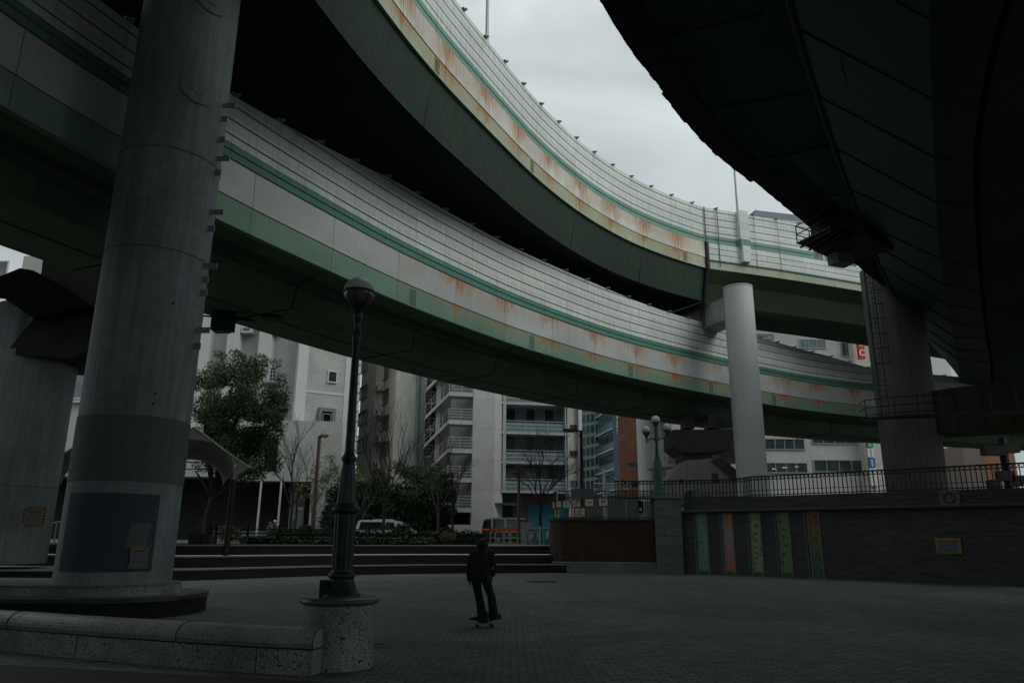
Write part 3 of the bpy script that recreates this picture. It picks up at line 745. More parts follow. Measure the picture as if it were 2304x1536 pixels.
def flared_pier():
    c = at(1558, 1080, 50); t = thing('flared_pier', 'concrete pier splaying out into a wide sloping foot, with a dark hatch, behind the railing', 'pier', (c.x, 50, 1.3))
    g = lambda u, v: ((xat(u, 50, v) - c.x), zat(v, 50, u) - 1.3)
    m = MB(); P = [g(1478, 1112), g(1478, 1098), g(1530, 1040), g(1590, 1036), g(1662, 1092), g(1662, 1112)]
    P = [(P[0][0], 0)] + P[1:5] + [(P[5][0], 0)]
    m.extr(P, (0, 1.3, 0), (1, 0, 0), (0, 0, 1), (0, -1, 0), 2.6); m.build('foot', M_flare, t)
    m = MB(); a, b_ = g(1528, 1048), g(1590, 1012)
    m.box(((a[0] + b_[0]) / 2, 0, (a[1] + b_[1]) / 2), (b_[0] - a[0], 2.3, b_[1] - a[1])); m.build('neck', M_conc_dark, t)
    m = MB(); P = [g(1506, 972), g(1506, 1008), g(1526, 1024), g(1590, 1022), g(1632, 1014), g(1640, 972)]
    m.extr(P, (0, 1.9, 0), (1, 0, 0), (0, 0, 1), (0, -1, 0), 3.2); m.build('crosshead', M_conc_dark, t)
    for u in (1545, 1598):
        x, z = g(u, 955); m = MB(); m.box((x, -.2, z + .1), (.7, 1.2, .9)); m.build('bearing', M_steel_dark, t)
    m = MB(); P = [g(1588, 1040), g(1612, 1034), g(1665, 1080), g(1665, 1096), g(1650, 1092)]
    m.extr(P, (0, -1.32, 0), (1, 0, 0), (0, 0, 1), (0, -1, 0), .08); m.build('dark_strip', M_conc_dark, t)  # thin dark sheet along the right slope of the foot
    x, z = g(1597, 1078); m = MB(); m.box((x, -1.33, z), (.42, .06, .6)); m.build('hatch', M_conc_dark, t)
    x, z = g(1523, 1084); m = MB(); m.sphere((x, -1.3, z), .14, 12, 8); m.build('valve', M_steel_dark, t)
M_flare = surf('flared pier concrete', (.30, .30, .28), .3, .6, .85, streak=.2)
flared_pier()
def right_pier():
    t = thing('road_pier', 'broad dark round pier at right with a caged ladder fixed to its face', 'pier', (24.3, 45.0, 1.3), 'round road piers')
    m = MB(); m.cyl((0, 0, 0), 1.68, 1.68, 17.3, 64); m.build('shaft', M_rp, t)
    m = MB(); m.box((1.6, 0, 15.6), (4.2, 2.6, 1.4), rad(35)); m.build('pier_cap', M_conc_dark, t)
    return t
M_rp = surf('dark pier concrete', (.12, .125, .112), .3, .4, .8, streak=.3)  # darker base colour than the other round piers
right_pier()
def ladder():
    t = thing('caged_ladder', 'black ladder with round safety hoops fixed up the face of the broad right pier', 'ladder', (23.4, 42.9, 8.6))
    a = at(1992, 935, 43.0); b_ = at(1940, 545, 43.0)
    base = Vector((t.location)); r0 = a - base; h = b_.z - a.z
    x0 = r0.x; r0 = Vector((x0, .0, r0.z))
    m = MB(); 
    for s in (-.22, .22): m.tube([(x0 + s, 0, r0.z), (x0 + s, 0, r0.z + h)], .035, 5)
    m.build('rail', M_black, t)
    m = MB(); z = r0.z + .2
    while z < r0.z + h: m.tube([(x0 - .22, 0, z), (x0 + .22, 0, z)], .018, 5); z += .32
    m.build('rung', M_black, t)
    z = r0.z + 3.0
    while z < r0.z + h:
        m = MB(); m.tube([(x0 + .42 * math.cos(q), -.38 - .42 * math.sin(q), z) for q in [math.pi * (-.22 + 1.44 * k / 14) for k in range(15)]], .025, 5); m.build('hoop', M_black, t); z += .9
    m = MB()
    for q in (-.1, .25, .5, .75, 1.1): m.tube([(x0 + .42 * math.cos(math.pi * q), -.38 - .42 * math.sin(math.pi * q), r0.z + 3.0), (x0 + .42 * math.cos(math.pi * q), -.38 - .42 * math.sin(math.pi * q), r0.z + h)], .016, 4)
    m.build('cage_bar', M_black, t)
ladder()
def catwalk():
    o = at(1945, 900, 41.5); t = thing('catwalk', 'black railed maintenance walkway around the broad right pier above the street', 'walkway', o)
    path = [(0, 0), (1.2, -.9), (4.5, -1.9), (14, -4.6)]
    m = MB()
    for a, b_ in zip(path, path[1:]):
        d = Vector((b_[0] - a[0], b_[1] - a[1])); l = d.length; an = math.atan2(d.y, d.x)
        m.box(((a[0] + b_[0]) / 2, (a[1] + b_[1]) / 2 + .4, -1.05), (l, .9, .1), an)
    m.build('floor', M_black, t)
    for hz in (0, -.35, -.7):
        m = MB(); m.tube([(x, y, hz * 1.25 + (x * .018)) for x, y in path], .03, 5); m.build('handrail', M_black, t)
    m = MB(); k = 0
    for a, b_ in zip(path, path[1:]):
        l = math.hypot(b_[0] - a[0], b_[1] - a[1]); n = max(1, int(l / 1.1))
        for i in range(n): f = i / n; x = a[0] + (b_[0] - a[0]) * f; y = a[1] + (b_[1] - a[1]) * f; m.tube([(x, y, -1.1), (x, y, x * .018)], .03, 5)
    for hz in (0, -.45, -.9): m.tube([(0, 0, hz), (.3, 1.4, hz)], .03, 5)
    m.build('post', M_black, t)
catwalk()
def rust_beam():
    t = thing('crossbeam', 'rusty dark crossbeam running right from the broad pier behind the walkway', 'beam', (26.0, 44.5, 7.8))
    d = Vector((.80, -.60, 0)); n = Vector((.60, .80, 0)); m = MB()
    m.extr([(0, 0), (13, 0), (13, 3.0), (0, 2.6)], n * -1.2, d, (0, 0, 1), n, 2.4); m.build('girder', M_rustbeam, t)
    for k in range(9): m = MB(); m.box(Vector((0, 0, 1.35)) + d * (1 + k * 1.35) - n * 1.22, (.06, .08, 2.4), math.atan2(d.y, d.x)); m.build('stiffener', M_steel_dark, t)
def rb():
    k = NB('rusty girder paint', .8, 0, .3); co = k.coord('Object'); n1 = k.noise(co, .8, 6, .65); n2 = k.noise(k.coord('Object', (3, 3, .4)), 1.2, 5, .6)
    k.col(k.mix(k.rng(k.math('MULTIPLY', n1, n2), .18, .34, 0, 1), (.035, .042, .040), (.065, .032, .018))); return k.m
M_rustbeam = rb(); rust_beam()
def balcony():
    def pz(u, v, z): r = ray(u, v); return Vector((0, 0, CAM_H)) + r * ((z - CAM_H) / r.z)
    Z = 15.9; c = [pz(1794, 549, Z), pz(1868, 512, Z), pz(1945, 530, Z), pz(1925, 590, Z)]; o = c[0].copy(); q = [p - o for p in c]
    t = thing('catwalk', 'small railed steel platform hanging under the dark road against the sky', 'walkway', o)
    m = MB(); m.prism([(p.x, p.y) for p in q], 0, .1); m.build('floor', M_black, t)
    m = MB()
    for k in range(7): f = .05 + k / 7; a_, b_ = q[0].lerp(q[3], f), q[1].lerp(q[2], f); m.tube([a_ - Vector((0, 0, .12)), b_ - Vector((0, 0, .12))], .07, 4)
    m.build('floor_beam', M_black, t)
    up = Vector((0, 0, 1))
    for h in (.95, .5): m = MB(); m.tube([q[1] + up * h, q[0] + up * h, q[0].lerp(q[3], .45) + up * h], .03, 5); m.build('handrail', M_black, t)
    m = MB()
    for p in (q[1].lerp(q[0], .3), q[0], q[0].lerp(q[3], .22), q[0].lerp(q[3], .45)): m.tube([p, p + up * .95], .03, 5)
    m.build('post', M_black, t)
    p = q[0].lerp(q[3], .62).lerp(q[1].lerp(q[2], .62), .3); m = MB(); m.box((p.x, p.y, -.2), (1.0, .7, 1.3), rad(20)); m.build('concrete_block', M_conc, t)
    p = q[0].lerp(q[3], .8).lerp(q[1].lerp(q[2], .8), .6); m = MB(); m.box((p.x, p.y, .5), (3.0, 2.6, 1.6), rad(40)); m.build('hanger_box', M_black, t)
balcony()
# ---- unseen deck and walls, added to put the foreground in shade
t = thing('elevated_road', 'unseen elevated road deck added over the viewer to shade the near plaza', 'elevated road', (0, -20, 9))
m = MB(); m.box((0, 7, 16.8), (120, 54, 1.6)); m.build('deck', M_girder2, t)
t = thing('building', 'unseen dark building added behind the viewer to shade the near plaza', 'building', (0, -40, 0))
m = MB(); m.box((0, 0, 7), (110, 6, 14)); m.box((-52, 22, 7), (10, 50, 14)); m.build('wall', M_conc_dark, t)
# ================================================================== GROUND, STEPS, WALLS
M_pave = brick_mat('plaza brick paving', (.195, .228, .212), (.105, .124, .116), (.035, .042, .04), .22, .11, 'Object', .75, .012)
M_brick_red = brick_mat('dark red brick', (.026, .018, .015), (.018, .013, .012), (.02, .018, .016), .22, .075, 'UV', .85)
M_brick_drum = brick_mat('brown brick drum', (.075, .040, .026), (.055, .029, .020), (.035, .028, .024), .22, .075, 'UV', .85)
M_split = brick_mat('split face stone', (.150, .148, .140), (.062, .068, .066), (.032, .035, .035), .55, .034, 'UV', .9, .006)
M_ashlar = brick_mat('ashlar post stone', (.20, .21, .20), (.15, .16, .155), (.07, .075, .075), .9, .46, 'UV', .85, .012)
M_sidewalk = brick_mat('pink paved sidewalk', (.21, .17, .15), (.16, .135, .125), (.09, .08, .075), .3, .15, 'Object', .85)

T0 = [(-34, 26.5), (-22, 28), (-16, 28.7), (-13.2, 29.3), (-10.5, 32.3), (-7.7, 35.3), (-4, 37.5), (2.05, 39.2), (9, 39.8)]
T1 = [(-34, 33.5), (-22, 33.5), (-17, 32.5), (-14.1, 31.0), (-11.3, 33.3), (-8.4, 36.2), (-4.5, 38.4), (1.9, 40.2), (9, 40.8)]
T2 = [(-34, 34.6), (-22, 34.6), (-17.5, 33.9), (-15.0, 32.6), (-12.1, 34.3), (-9.1, 37.1), (-5.0, 39.4), (1.8, 41.2), (9, 41.8)]
c0, c1, c2 = curve(T0, 1, 2), curve(T1, 1, 2), curve(T2, 1, 2)

m = MB(); m.face([(-70, -60, 0), (70, -60, 0), (70, 60, 0), (-70, 60, 0)]); tag(m.build('plaza_paving', M_pave), kind='structure')
inner = [(-62, -50), (-62, 35)] + [(p[0], p[1] + .02) for p in c2[2:-1]] + [(9, 40.6), (15.2, 35.6), (24, 27.8), (40, 15), (62, -5), (62, -50)]
outer = []
for x, y in inner:
    d = Vector((x, y - 5)).normalized(); outer.append((x + d.x * 1800, y + d.y * 1800))
m = MB(); n = len(inner)
for i in range(n):
    j = (i + 1) % n
    if i == n - 1 or True:
        a, b_, c_, d_ = inner[i], inner[j], outer[j], outer[i]
        m.face([(a[0], a[1], 1.3), (b_[0], b_[1], 1.3), (c_[0], c_[1], 1.3), (d_[0], d_[1], 1.3)])
        if not (1 < i < n - 8): m.face([(a[0], a[1], 0), (b_[0], b_[1], 0), (b_[0], b_[1], 1.3), (a[0], a[1], 1.3)])
tag(m.build('ground', M_asphalt), kind='structure')
m = MB(); m.face([(-60, 55.5, 1.304), (14, 55.5, 1.304), (14, 48, 1.304), (-60, 48, 1.304)]); tag(m.build('pavement', M_sidewalk), kind='structure')
m = MB(); m.face([(-4.5, 40.4, 1.308), (9, 42.0, 1.308), (9, 48, 1.308), (-4.5, 47, 1.308)]); tag(m.build('path', M_sidewalk), kind='structure')
m = MB(); m.box((-20, 55.7, 1.36), (90, .2, .14)); tag(m.build('kerb', M_kerb), kind='structure')
m = MB(); m.box((-20, 64.5, 1.37), (90, .2, .14)); m.box((-20, 69, 1.37), (90, 8.8, .12)); tag(m.build('far_pavement', M_sidewalk), kind='structure')
# red tile floor in the near left corner
m = MB(); m.face([(-14, -4, .004), (-1.9, -4, .004), (-1.9, 9.2, .004), (-6, 10.2, .004), (-14, 12, .004)]); tag(m.build('tiled_floor', M_redtile), kind='structure')

t = thing('seating_steps', 'curving tiers of dark brick seating steps with pale treads behind the plaza', 'steps', (0, 0, 0))
for (ca, cb, z0, z1) in ((c0, c1, 0, .42), (c1, c2, .42, .87), (c2, None, .87, 1.31)):
    m = MB(); m.grid([[(p[0], p[1], z) for p in ca] for z in (z0, z1 - .05)], 0, [[(p[4], z) for p in ca] for z in (z0, z1)], False); m.build('riser', M_brick_red, t)
    m = MB(); w_ = 1.35 if cb else .5
    m.sweep(ca, [(-.03, z1 - .05), (-.03, z1), (w_ if not cb else .42, z1), (w_ if not cb else .42, z1 - .05)], 0); m.build('tread', M_tread, t)
    if cb:
        m = MB(); n = 60
        fa = lambda c, f: c[min(int(f * (len(c) - 1) + .5), len(c) - 1)]
        m.grid([[(fa(ca, k / n)[0] + fa(ca, k / n)[2] * .4, fa(ca, k / n)[1] + fa(ca, k / n)[3] * .4, z1 - .012) for k in range(n + 1)], [(fa(cb, k / n)[0] + fa(cb, k / n)[2] * .02, fa(cb, k / n)[1] + fa(cb, k / n)[3] * .02, z1 - .012) for k in range(n + 1)]]); m.build('landing', M_tread2 if False else M_tread, t)

# planting strip behind the steps
def leaves(m, blobs, n, size, mi=0, seed=1, flat=.0):
    r = random.Random(seed); tot = sum(b[3] * b[4] * b[5] for b in blobs)
    for (x, y, z, a, b_, c_) in blobs:
        k = int(n * a * b_ * c_ / tot)
        for _ in range(k):
            while True:
                p = Vector((r.uniform(-1, 1), r.uniform(-1, 1), r.uniform(-1, 1)))
                if .25 < p.length <= 1: break
            q = p * (1 + r.gauss(0, .07)); o = Vector((x + q.x * a, y + q.y * b_, z + q.z * c_)); s = size * r.uniform(.55, 1.3)
            nrm = Vector((r.gauss(0, 1), r.gauss(0, 1), r.gauss(.6, 1))).normalized(); ax = nrm.orthogonal().normalized(); ax.rotate(Matrix.Rotation(r.uniform(0, 6.28), 3, nrm)); ay = nrm.cross(ax)
            m.face([o - ax * s, o - ay * s * .45, o + ax * s, o + ay * s * .45], mi)
    return m
def hedge(name, label, x0, x1, y, z, d, h, n, size, mat, seed, cat='hedge', kind=None, group=None, slope=0.0):
    m = MB(); bl = []; r = random.Random(seed); x = x0
    while x < x1: bl.append((x, y + slope * (x - x0) + r.uniform(-.1, .1), z + h * r.uniform(.42, .55), r.uniform(.5, .7), d / 2, h * r.uniform(.45, .58))); x += .55
    leaves(m, bl, n, size, 0, seed); m.box(((x0 + x1) / 2, y + slope * (x1 - x0) / 2, z + h * .4), ((x1 - x0) * .99, d * .6, h * .78), math.atan(slope), 1)
    o = m.build(name, [mat, M_leaf_core]); tag(o, label, cat, group, kind); return o
M_leaf_core = surf('hedge interior', (.008, .012, .008), .3, 3, .95)
hedge('ground_cover', None, -14, -4.5, 41.2, 1.3, 2.6, .42, 5200, .09, M_grass, 5, kind='stuff', slope=.08)
hedge('hedge', 'low clipped dark hedge behind the seating steps, left of the skater', -13.6, -1.6, 44.0, 1.3, 1.2, .80, 7000, .09, M_leaf_dark, 6, slope=.05)
hedge('hedge', 'green clipped hedge in front of the dark entrance, far side of the street', -21.5, -12.6, 63.5, 1.4, 1.0, .95, 3200, .12, M_grass, 7)
hedge('hedge', 'green clipped hedge at the foot of the slope behind the white minivan', -11.6, -6.6, 64.5, 1.4, 1.0, 1.1, 2400, .12, M_grass, 8)
# low planter wall across the street
m = MB(); m.box((-18.2, 62.6, 1.75), (13.5, .3, .7)); m.box((-18.2, 62.6, 2.12), (13.6, .42, .06)); tag(m.build('planter_wall', M_conc), 'low pale planter wall with pedestrians walking in front of it', 'wall')
# low dark fence
t = thing('fence', 'low dark rail fence running behind the planting left of the lamp post', 'fence', (-14.5, 42.6, 1.3))
m = MB()
for z in (.3, .55, .8): m.tube([(-2, -1.2, z), (8.3, .9, z + .02)], .03, 5)
m.build('rail', M_black, t)
for k in range(7):
    m = MB(); m.box((-1.5 + k * 1.6, -1.1 + k * .33, .5), (.12, .12, 1.0)); m.build('post', M_black, t)

# retaining wall on the right
WA, WB = Vector((8.79, 39.12, 0)), Vector((26.5, 24.0, 0)); Wd = (WB - WA); WL = Wd.length; Wd.normalize(); Wn = Vector((Wd.y, -Wd.x, 0))   # Wn faces the plaza
if Wn.y > 0: Wn = -Wn
Wan = math.atan2(Wd.y, Wd.x)
t = thing('retaining_wall', 'long dark split stone retaining wall with mosaic strips at right', 'wall', WA)
def wl(s, out, z): return Wd * s + Wn * out + Vector((0, 0, z))
m = MB()
m.face([wl(0, 0, 0), wl(WL, 0, 0), wl(WL, 0, 2.95), wl(0, 0, 2.95)], 0, [(0, 0), (WL, 0), (WL, 2.95), (0, 2.95)])
m.face([wl(0, -.35, 3.1), wl(WL, -.35, 3.1), wl(WL, -.35, 3.72), wl(0, -.35, 3.72)], 0, [(0, 3.1), (WL, 3.1), (WL, 3.72), (0, 3.72)])
m.face([wl(0, -.35, 3.72), wl(WL, -.35, 3.72), wl(WL, -.9, 3.72), wl(0, -.9, 3.72)], 0, [(0, 0), (WL, 0), (WL, .5), (0, .5)])
m.face([wl(0, -.9, 0), wl(WL, -.9, 0), wl(WL, -.9, 3.72), wl(0, -.9, 3.72)], 0)
m.build('stone_face', M_split, t)
m = MB(); s = -.2
while s < WL:
    l = min(1.45, WL - s); m.box(wl(s + l / 2, -.12, 3.03), (l - .012, .56, .15), Wan); m.tube([wl(s, .16, 3.03), wl(s + l - .012, .16, 3.03)], .075, 8); s += 1.45
m.build('coping', M_ashlar, t)
# mosaic strips
def mosaic(name, fn):
    k = NB(name, .4, 0, .4); co = k.coord('UV'); x, y, _ = k.sep(co); k.col(fn(k, co, x, y)); MATS[name] = k.m; return k.m
def dots(k, co, sc, lo, hi, jit=1.0, fx=1.0):
    v = k.n('ShaderNodeTexVoronoi', feature='F1', voronoi_dimensions='2D'); v.inputs['Scale'].default_value = sc; v.inputs['Randomness'].default_value = jit
    mp_ = k.n('ShaderNodeMapping'); mp_.inputs['Scale'].default_value = (fx, 1, 1); k.l(co, mp_.inputs[0]); 
    w_ = k.noise(co, 14, 3); add = k.n('ShaderNodeVectorMath', operation='ADD'); k.l(mp_.outputs[0], add.inputs[0]); k.l(k.comb(k.rng(w_, 0, 1, -.06, .06), k.rng(w_, 0, 1, .05, -.05)), add.inputs[1])
    k.l(add.outputs[0], v.inputs['Vector']); return k.rng(v.outputs['Distance'], lo, hi, 1, 0)
def foot(k, co, y, c): # leafy dark band at the bottom
    e = k.math('ADD', y, k.rng(k.noise(co, 9, 4), .3, .7, -.12, .12)); return k.mix(k.math('LESS_THAN', e, .2), c, k.mix(dots(k, co, 10, .1, .3), (.02, .09, .06), (.10, .20, .10)))
def grout(k, co, c):
    v = k.n('ShaderNodeTexVoronoi', feature='DISTANCE_TO_EDGE', voronoi_dimensions='2D'); v.inputs['Scale'].default_value = 42; k.l(co, v.inputs['Vector']); return k.mix(k.rng(v.outputs['Distance'], .02, .08, .55, 0), c, (.05, .06, .055))
f1 = lambda k, co, x, y: grout(k, co, foot(k, co, y, k.mix(dots(k, co, 5.2, .16, .22), k.mix(k.rng(k.noise(co, 2.5), .35, .65), (.17, .34, .27), (.14, .36, .34)), (.03, .10, .10))))
f2 = lambda k, co, x, y: grout(k, co, foot(k, co, y, k.mix(dots(k, co, 22, .12, .3), k.mix(k.rng(k.math('ABSOLUTE', k.math('SUBTRACT', y, 1.6)), .3, 1.15), (.36, .27, .27), (.50, .14, .07)), (.50, .36, .33))))
f3 = lambda k, co, x, y: grout(k, co, foot(k, co, y, k.mix(dots(k, co, 4.2, .24, .3), k.mix(k.rng(k.noise(co, 3), .35, .65), (.30, .36, .24), (.34, .36, .16)), (.07, .17, .10))))
f4 = lambda k, co, x, y: grout(k, co, foot(k, co, y, k.mix(dots(k, co, 2.6, .17, .22), k.mix(k.rng(k.noise(co, 2), .35, .65), (.16, .27, .11), (.20, .27, .13)), (.03, .10, .06))))
f5 = lambda k, co, x, y: grout(k, co, k.mix(dots(k, co, 7, .22, .3), k.mix(k.rng(y, .4, 2.5), (.06, .16, .09), k.mix(k.rng(y, 1.5, 2.5), (.25, .25, .08), (.38, .10, .03))), (.025, .05, .03)))
mm = [mosaic('mosaic strip %s' % a, f) for a, f in (('aqua', f1), ('pink', f2), ('pale leaf', f3), ('green leaf', f4), ('autumn ivy', f5))]
def wall_s(u, v=1220):
    r = ray(u, v); den = r.x * -Wn.x + r.y * -Wn.y; tt = (WA.x * -Wn.x + WA.y * -Wn.y) / den; P = Vector((r.x * tt, r.y * tt, 0)); return (P - WA).dot(Wd)
names = ['aqua mosaic strip dotted with dark sprigs', 'pink and orange mosaic strip', 'pale green mosaic strip with fern shapes', 'plain green mosaic strip with scattered leaves', 'autumn ivy mosaic strip turning from orange to green']
for i, (ua, ub, mt) in enumerate(((1572, 1592, mm[0]), (1631, 1650, mm[1]), (1692, 1713, mm[2]), (1756, 1777.5, mm[3]), (1824, 1846, mm[4]))):
    a, b_ = wall_s(ua), wall_s(ub); W_ = b_ - a; top = 2.86
    m = MB(); m.face([wl(a, .012, 0), wl(b_, .012, 0), wl(b_, .012, top), wl(a, .012, top)], 0, [(i * 3.1, 0), (i * 3.1 + W_, 0), (i * 3.1 + W_, top), (i * 3.1, top)]); o = m.build('mosaic_strip', mt, t); o['label'] = names[i]
    m = MB()
    for s0, s1 in ((a - .07, a), (b_, b_ + .07)):
        z = 0
        while z < top - .5: m.box(wl((s0 + s1) / 2, .02, z + .355), (s1 - s0, .05, .70), Wan); z += .715
    m.box(wl((a + b_) / 2, .02, top + .04), (W_ + .14, .05, .08), Wan); m.box(wl(a - .16, .03, top / 2), (.04, .06, top), Wan)
    m.build('frame', M_tread, o)
s = wall_s(2131, 1108); m = MB(); m.box(wl(s, -.33, 3.4), (.75, .05, .58), Wan); m.tube([wl(s + .2 * math.cos(q), -.29, 3.4 + .2 * math.sin(q)) for q in [k * math.pi / 12 for k in range(25)]], .03, 6); m.build('round_emblem', M_ashlar, t)
# warning sign on the wall
s = wall_s(2134, 1227); P = WA + wl(s, .03, zat(1227, (WA + Wd * s).y, 2134)); tn = thing('wall_sign', 'small yellow framed notice with red heading on the dark stone wall at right', 'sign', P, None, Wan)
m = MB(); m.box((0, 0, 0), (.92, .03, .62)); m.build('frame', M_signyel if False else M_haz_y, tn)
m = MB(); m.box((0, -.018, 0), (.78, .01, .48)); m.build('panel', M_paper_dim, tn)
M_red = surf('sign red', (.5, .03, .02), .1, 5, .5); M_blue = surf('sign blue', (.02, .12, .35), .1, 5, .5); M_green_sign = surf('sign green', (.02, .22, .13), .1, 5, .5)
def text_mesh(txt, size, mat, name, parent, loc, rot=(rad(90), 0, 0), ext=.004, sx=1.0):
    cu = bpy.data.curves.new(name, 'FONT'); cu.body = txt; cu.size = size; cu.align_x = 'CENTER'; cu.align_y = 'CENTER'; cu.extrude = ext; cu.offset = size * .012
    tmp = bpy.data.objects.new('tmp', cu); COL.objects.link(tmp); dg = bpy.context.evaluated_depsgraph_get(); me = bpy.data.meshes.new_from_object(tmp.evaluated_get(dg))
    bpy.data.objects.remove(tmp); bpy.data.curves.remove(cu)
    me.name = name; me.materials.clear(); me.materials.append(mat); o = bpy.data.objects.new(name, me); COL.objects.link(o)
    o.parent = parent; o.location = loc; o.rotation_euler = rot; o.scale = (sx, 1, 1); return o
text_mesh('スケボー禁止', .125, M_red, 'heading', tn, (.0, -.026, .14))
m = MB(); rnd = random.Random(5)
for k in range(4):
    x = -.34
    while x < .3: l = rnd.uniform(.05, .14); m.box((x + l / 2, -.025, .03 - k * .07), (l, .005, .03)); x += l + .03
m.build('text_lines', M_blue, tn)

# balustrade on the wall
def balustrade(path, label, H=.98, unit=.19, z0=3.72, name='balustrade'):
    t = thing(name, label, 'railing', (path[0][0], path[0][1], z0)); o = Vector((path[0][0], path[0][1], 0))
    c = [Vector((p[0], p[1], 0)) - o for p in path]
    for z, r in ((H, .035), (H - .17, .018), (.30, .015), (.08, .025)):
        m = MB(); m.tube([p + Vector((0, 0, z)) for p in c], r, 6); m.build('rail', M_black, t)
    carry = 0; k = 0; m = MB()
    for a, b_ in zip(c, c[1:]):
        d = b_ - a; l = d.length; an = math.atan2(d.y, d.x); s = carry
        while s < l:
            p = a + d * (s / l)
            m.box(p + Vector((0, 0, (H) / 2)), (.04, .035, H), an)
            q = p + d * (unit / 2 / l)
            dn = d / l
            pts = [q + dn * (.062 * math.cos(w_)) + Vector((0, 0, H - .085 + .062 * math.sin(w_))) for w_ in [i * math.pi / 5 for i in range(11)]]
            m.tube(pts, .013, 4, caps=False); k += 1
            if k % 14 == 0: m.build('baluster_panel', M_black, t); m = MB()
            s += unit
        carry = s - l
    m.build('baluster_panel', M_black, t); return t
e = lambda s: (WA + wl(s, -.62, 0))
pa = [at(1408, 1110, 41.5), at(1480, 1110, 41.0)]
balustrade([(5.6, 40.6), (8.0, 40.3), (9.3, 39.9), (10.8, 39.2), (11.8, 38.3)] + [(e(s).x, e(s).y) for s in (3.6, 6, 9, 12, 15, 18, 21, 23)], 'long black balustrade with small rings along the top of the stone wall')
# stone corner post
t = thing('stone_post', 'square grey ashlar corner post between brick wall and stone wall', 'pillar', (8.05, 39.0, 0))
m = MB(); m.box((0, .35, 1.85), (1.35, 1.0, 3.7)); m.build('block_stack', M_ashlar, t)
m = MB(); m.box((-.25, .35, 3.78), (2.1, 1.15, .16)); m.build('cap', M_ashlar, t)
# brick drum wall
t = thing('brick_wall', 'brown brick terrace wall with stone foot beside the corner post', 'wall', (2.1, 39.6, 0))
cd = curve([(0, 1.6), (.1, 0.4), (.5, -.25), (1.8, -.45), (3.8, -.6), (5.3, -.55)], .4, 1)
m = MB(); m.grid([[(p[0], p[1], z) for p in cd] for z in (.55, 2.58)], 0, [[(p[4], z) for p in cd] for z in (.55, 2.58)], False); m.build('brickwork', M_brick_drum, t)
m = MB(); m.sweep(cd, [(-.06, 2.58), (-.06, 2.68), (.4, 2.68), (.4, 2.58)], 0); m.build('coping', M_conc_dark, t)
m = MB(); m.sweep(cd, [(-.12, 0), (-.12, .5), (0, .55), (.3, .55), (.3, 0)], 0); m.build('stone_foot', M_ashlar, t)
m = MB(); P = [(0, 1.6), (.4, -.1), (1.8, -.4), (5.3, -.5), (5.3, 1.6)]; m.prism(P, 0, 2.57); m.build('core', M_conc_dark, t)
# fence on the brick wall
t = thing('fence', 'tall dark bar fence on the brick terrace wall hung with striped signs', 'fence', (2.3, 40.0, 2.68))
def bars(parent, P0, P1, n, h, mat, r=.016):
    m = MB()
    for k in range(n): 
        p = Vector(P0).lerp(Vector(P1), k / (n - 1)); m.tube([p, p + Vector((0, 0, h))], r, 4)
    m.build('bar_panel', mat, parent)
for k, (a, b_) in enumerate((((0, 1.2, 0), (.15, 0, 0)), ((.15, 0, 0), (2.7, -.5, 0)), ((2.7, -.5, 0), (5.4, -.62, 0)))):
    bars(t, a, b_, (10, 22, 24)[k], 1.42, M_steel_dark)
    for z in (.08, 1.1, 1.42): m = MB(); m.tube([Vector(a) + Vector((0, 0, z)), Vector(b_) + Vector((0, 0, z))], .025, 5); m.build('rail', M_steel_dark, t)
    m = MB(); m.tube([Vector(b_), Vector(b_) + Vector((0, 0, 1.55))], .045, 6); m.build('post', M_steel_grey, t)
m = MB(); m.box((1.45, -.28, 1.3), (1.2, .02, .5), rad(-11)); m.build('panel', M_steel_mid if False else surf('blue grey fence panel', (.10, .13, .14), .2, 1, .6), t)
# kana signs
def kana(ch, u, v, D, sz, sx=1.0, col_=None, lab=''):
    p = at(u, v, D); t = thing('letter_sign', lab, 'sign', p, None, rad(-6))
    m = MB(); m.box((0, 0, 0), (sz * 1.22 * sx, .02, sz * 1.3)); m.build('backing', M_black, t)
    m = MB(); n = 6
    for sg in (1, -1):
        for k in range(n):
            x0 = -sz * .6 * sx + sz * 1.2 * sx * k / n; x1 = x0 + sz * .6 * sx / n; z = sg * sz * .56; hh = sz * .08
            m.face([(x0, -.013, z - hh), (x1, -.013, z - hh), (x1 + hh * .7, -.013, z + hh), (x0 + hh * .7, -.013, z + hh)])
    for sg in (1, -1):
        for k in range(5):
            z0 = -sz * .5 + sz * k / 5; x = sg * sz * .55 * sx; m.box((x, -.013, z0 + sz * .05), (sz * .07 * sx, .004, sz * .09))
    m.build('hazard_border', col_ or M_haz_y, t)
    m = MB(); m.box((0, -.014, 0), (sz * sx, .008, sz * .92)); m.build('panel', M_paper, t)
    text_mesh(ch, sz * .86, M_black, 'character', t, (0, -.022, 0), sx=sx * .95)
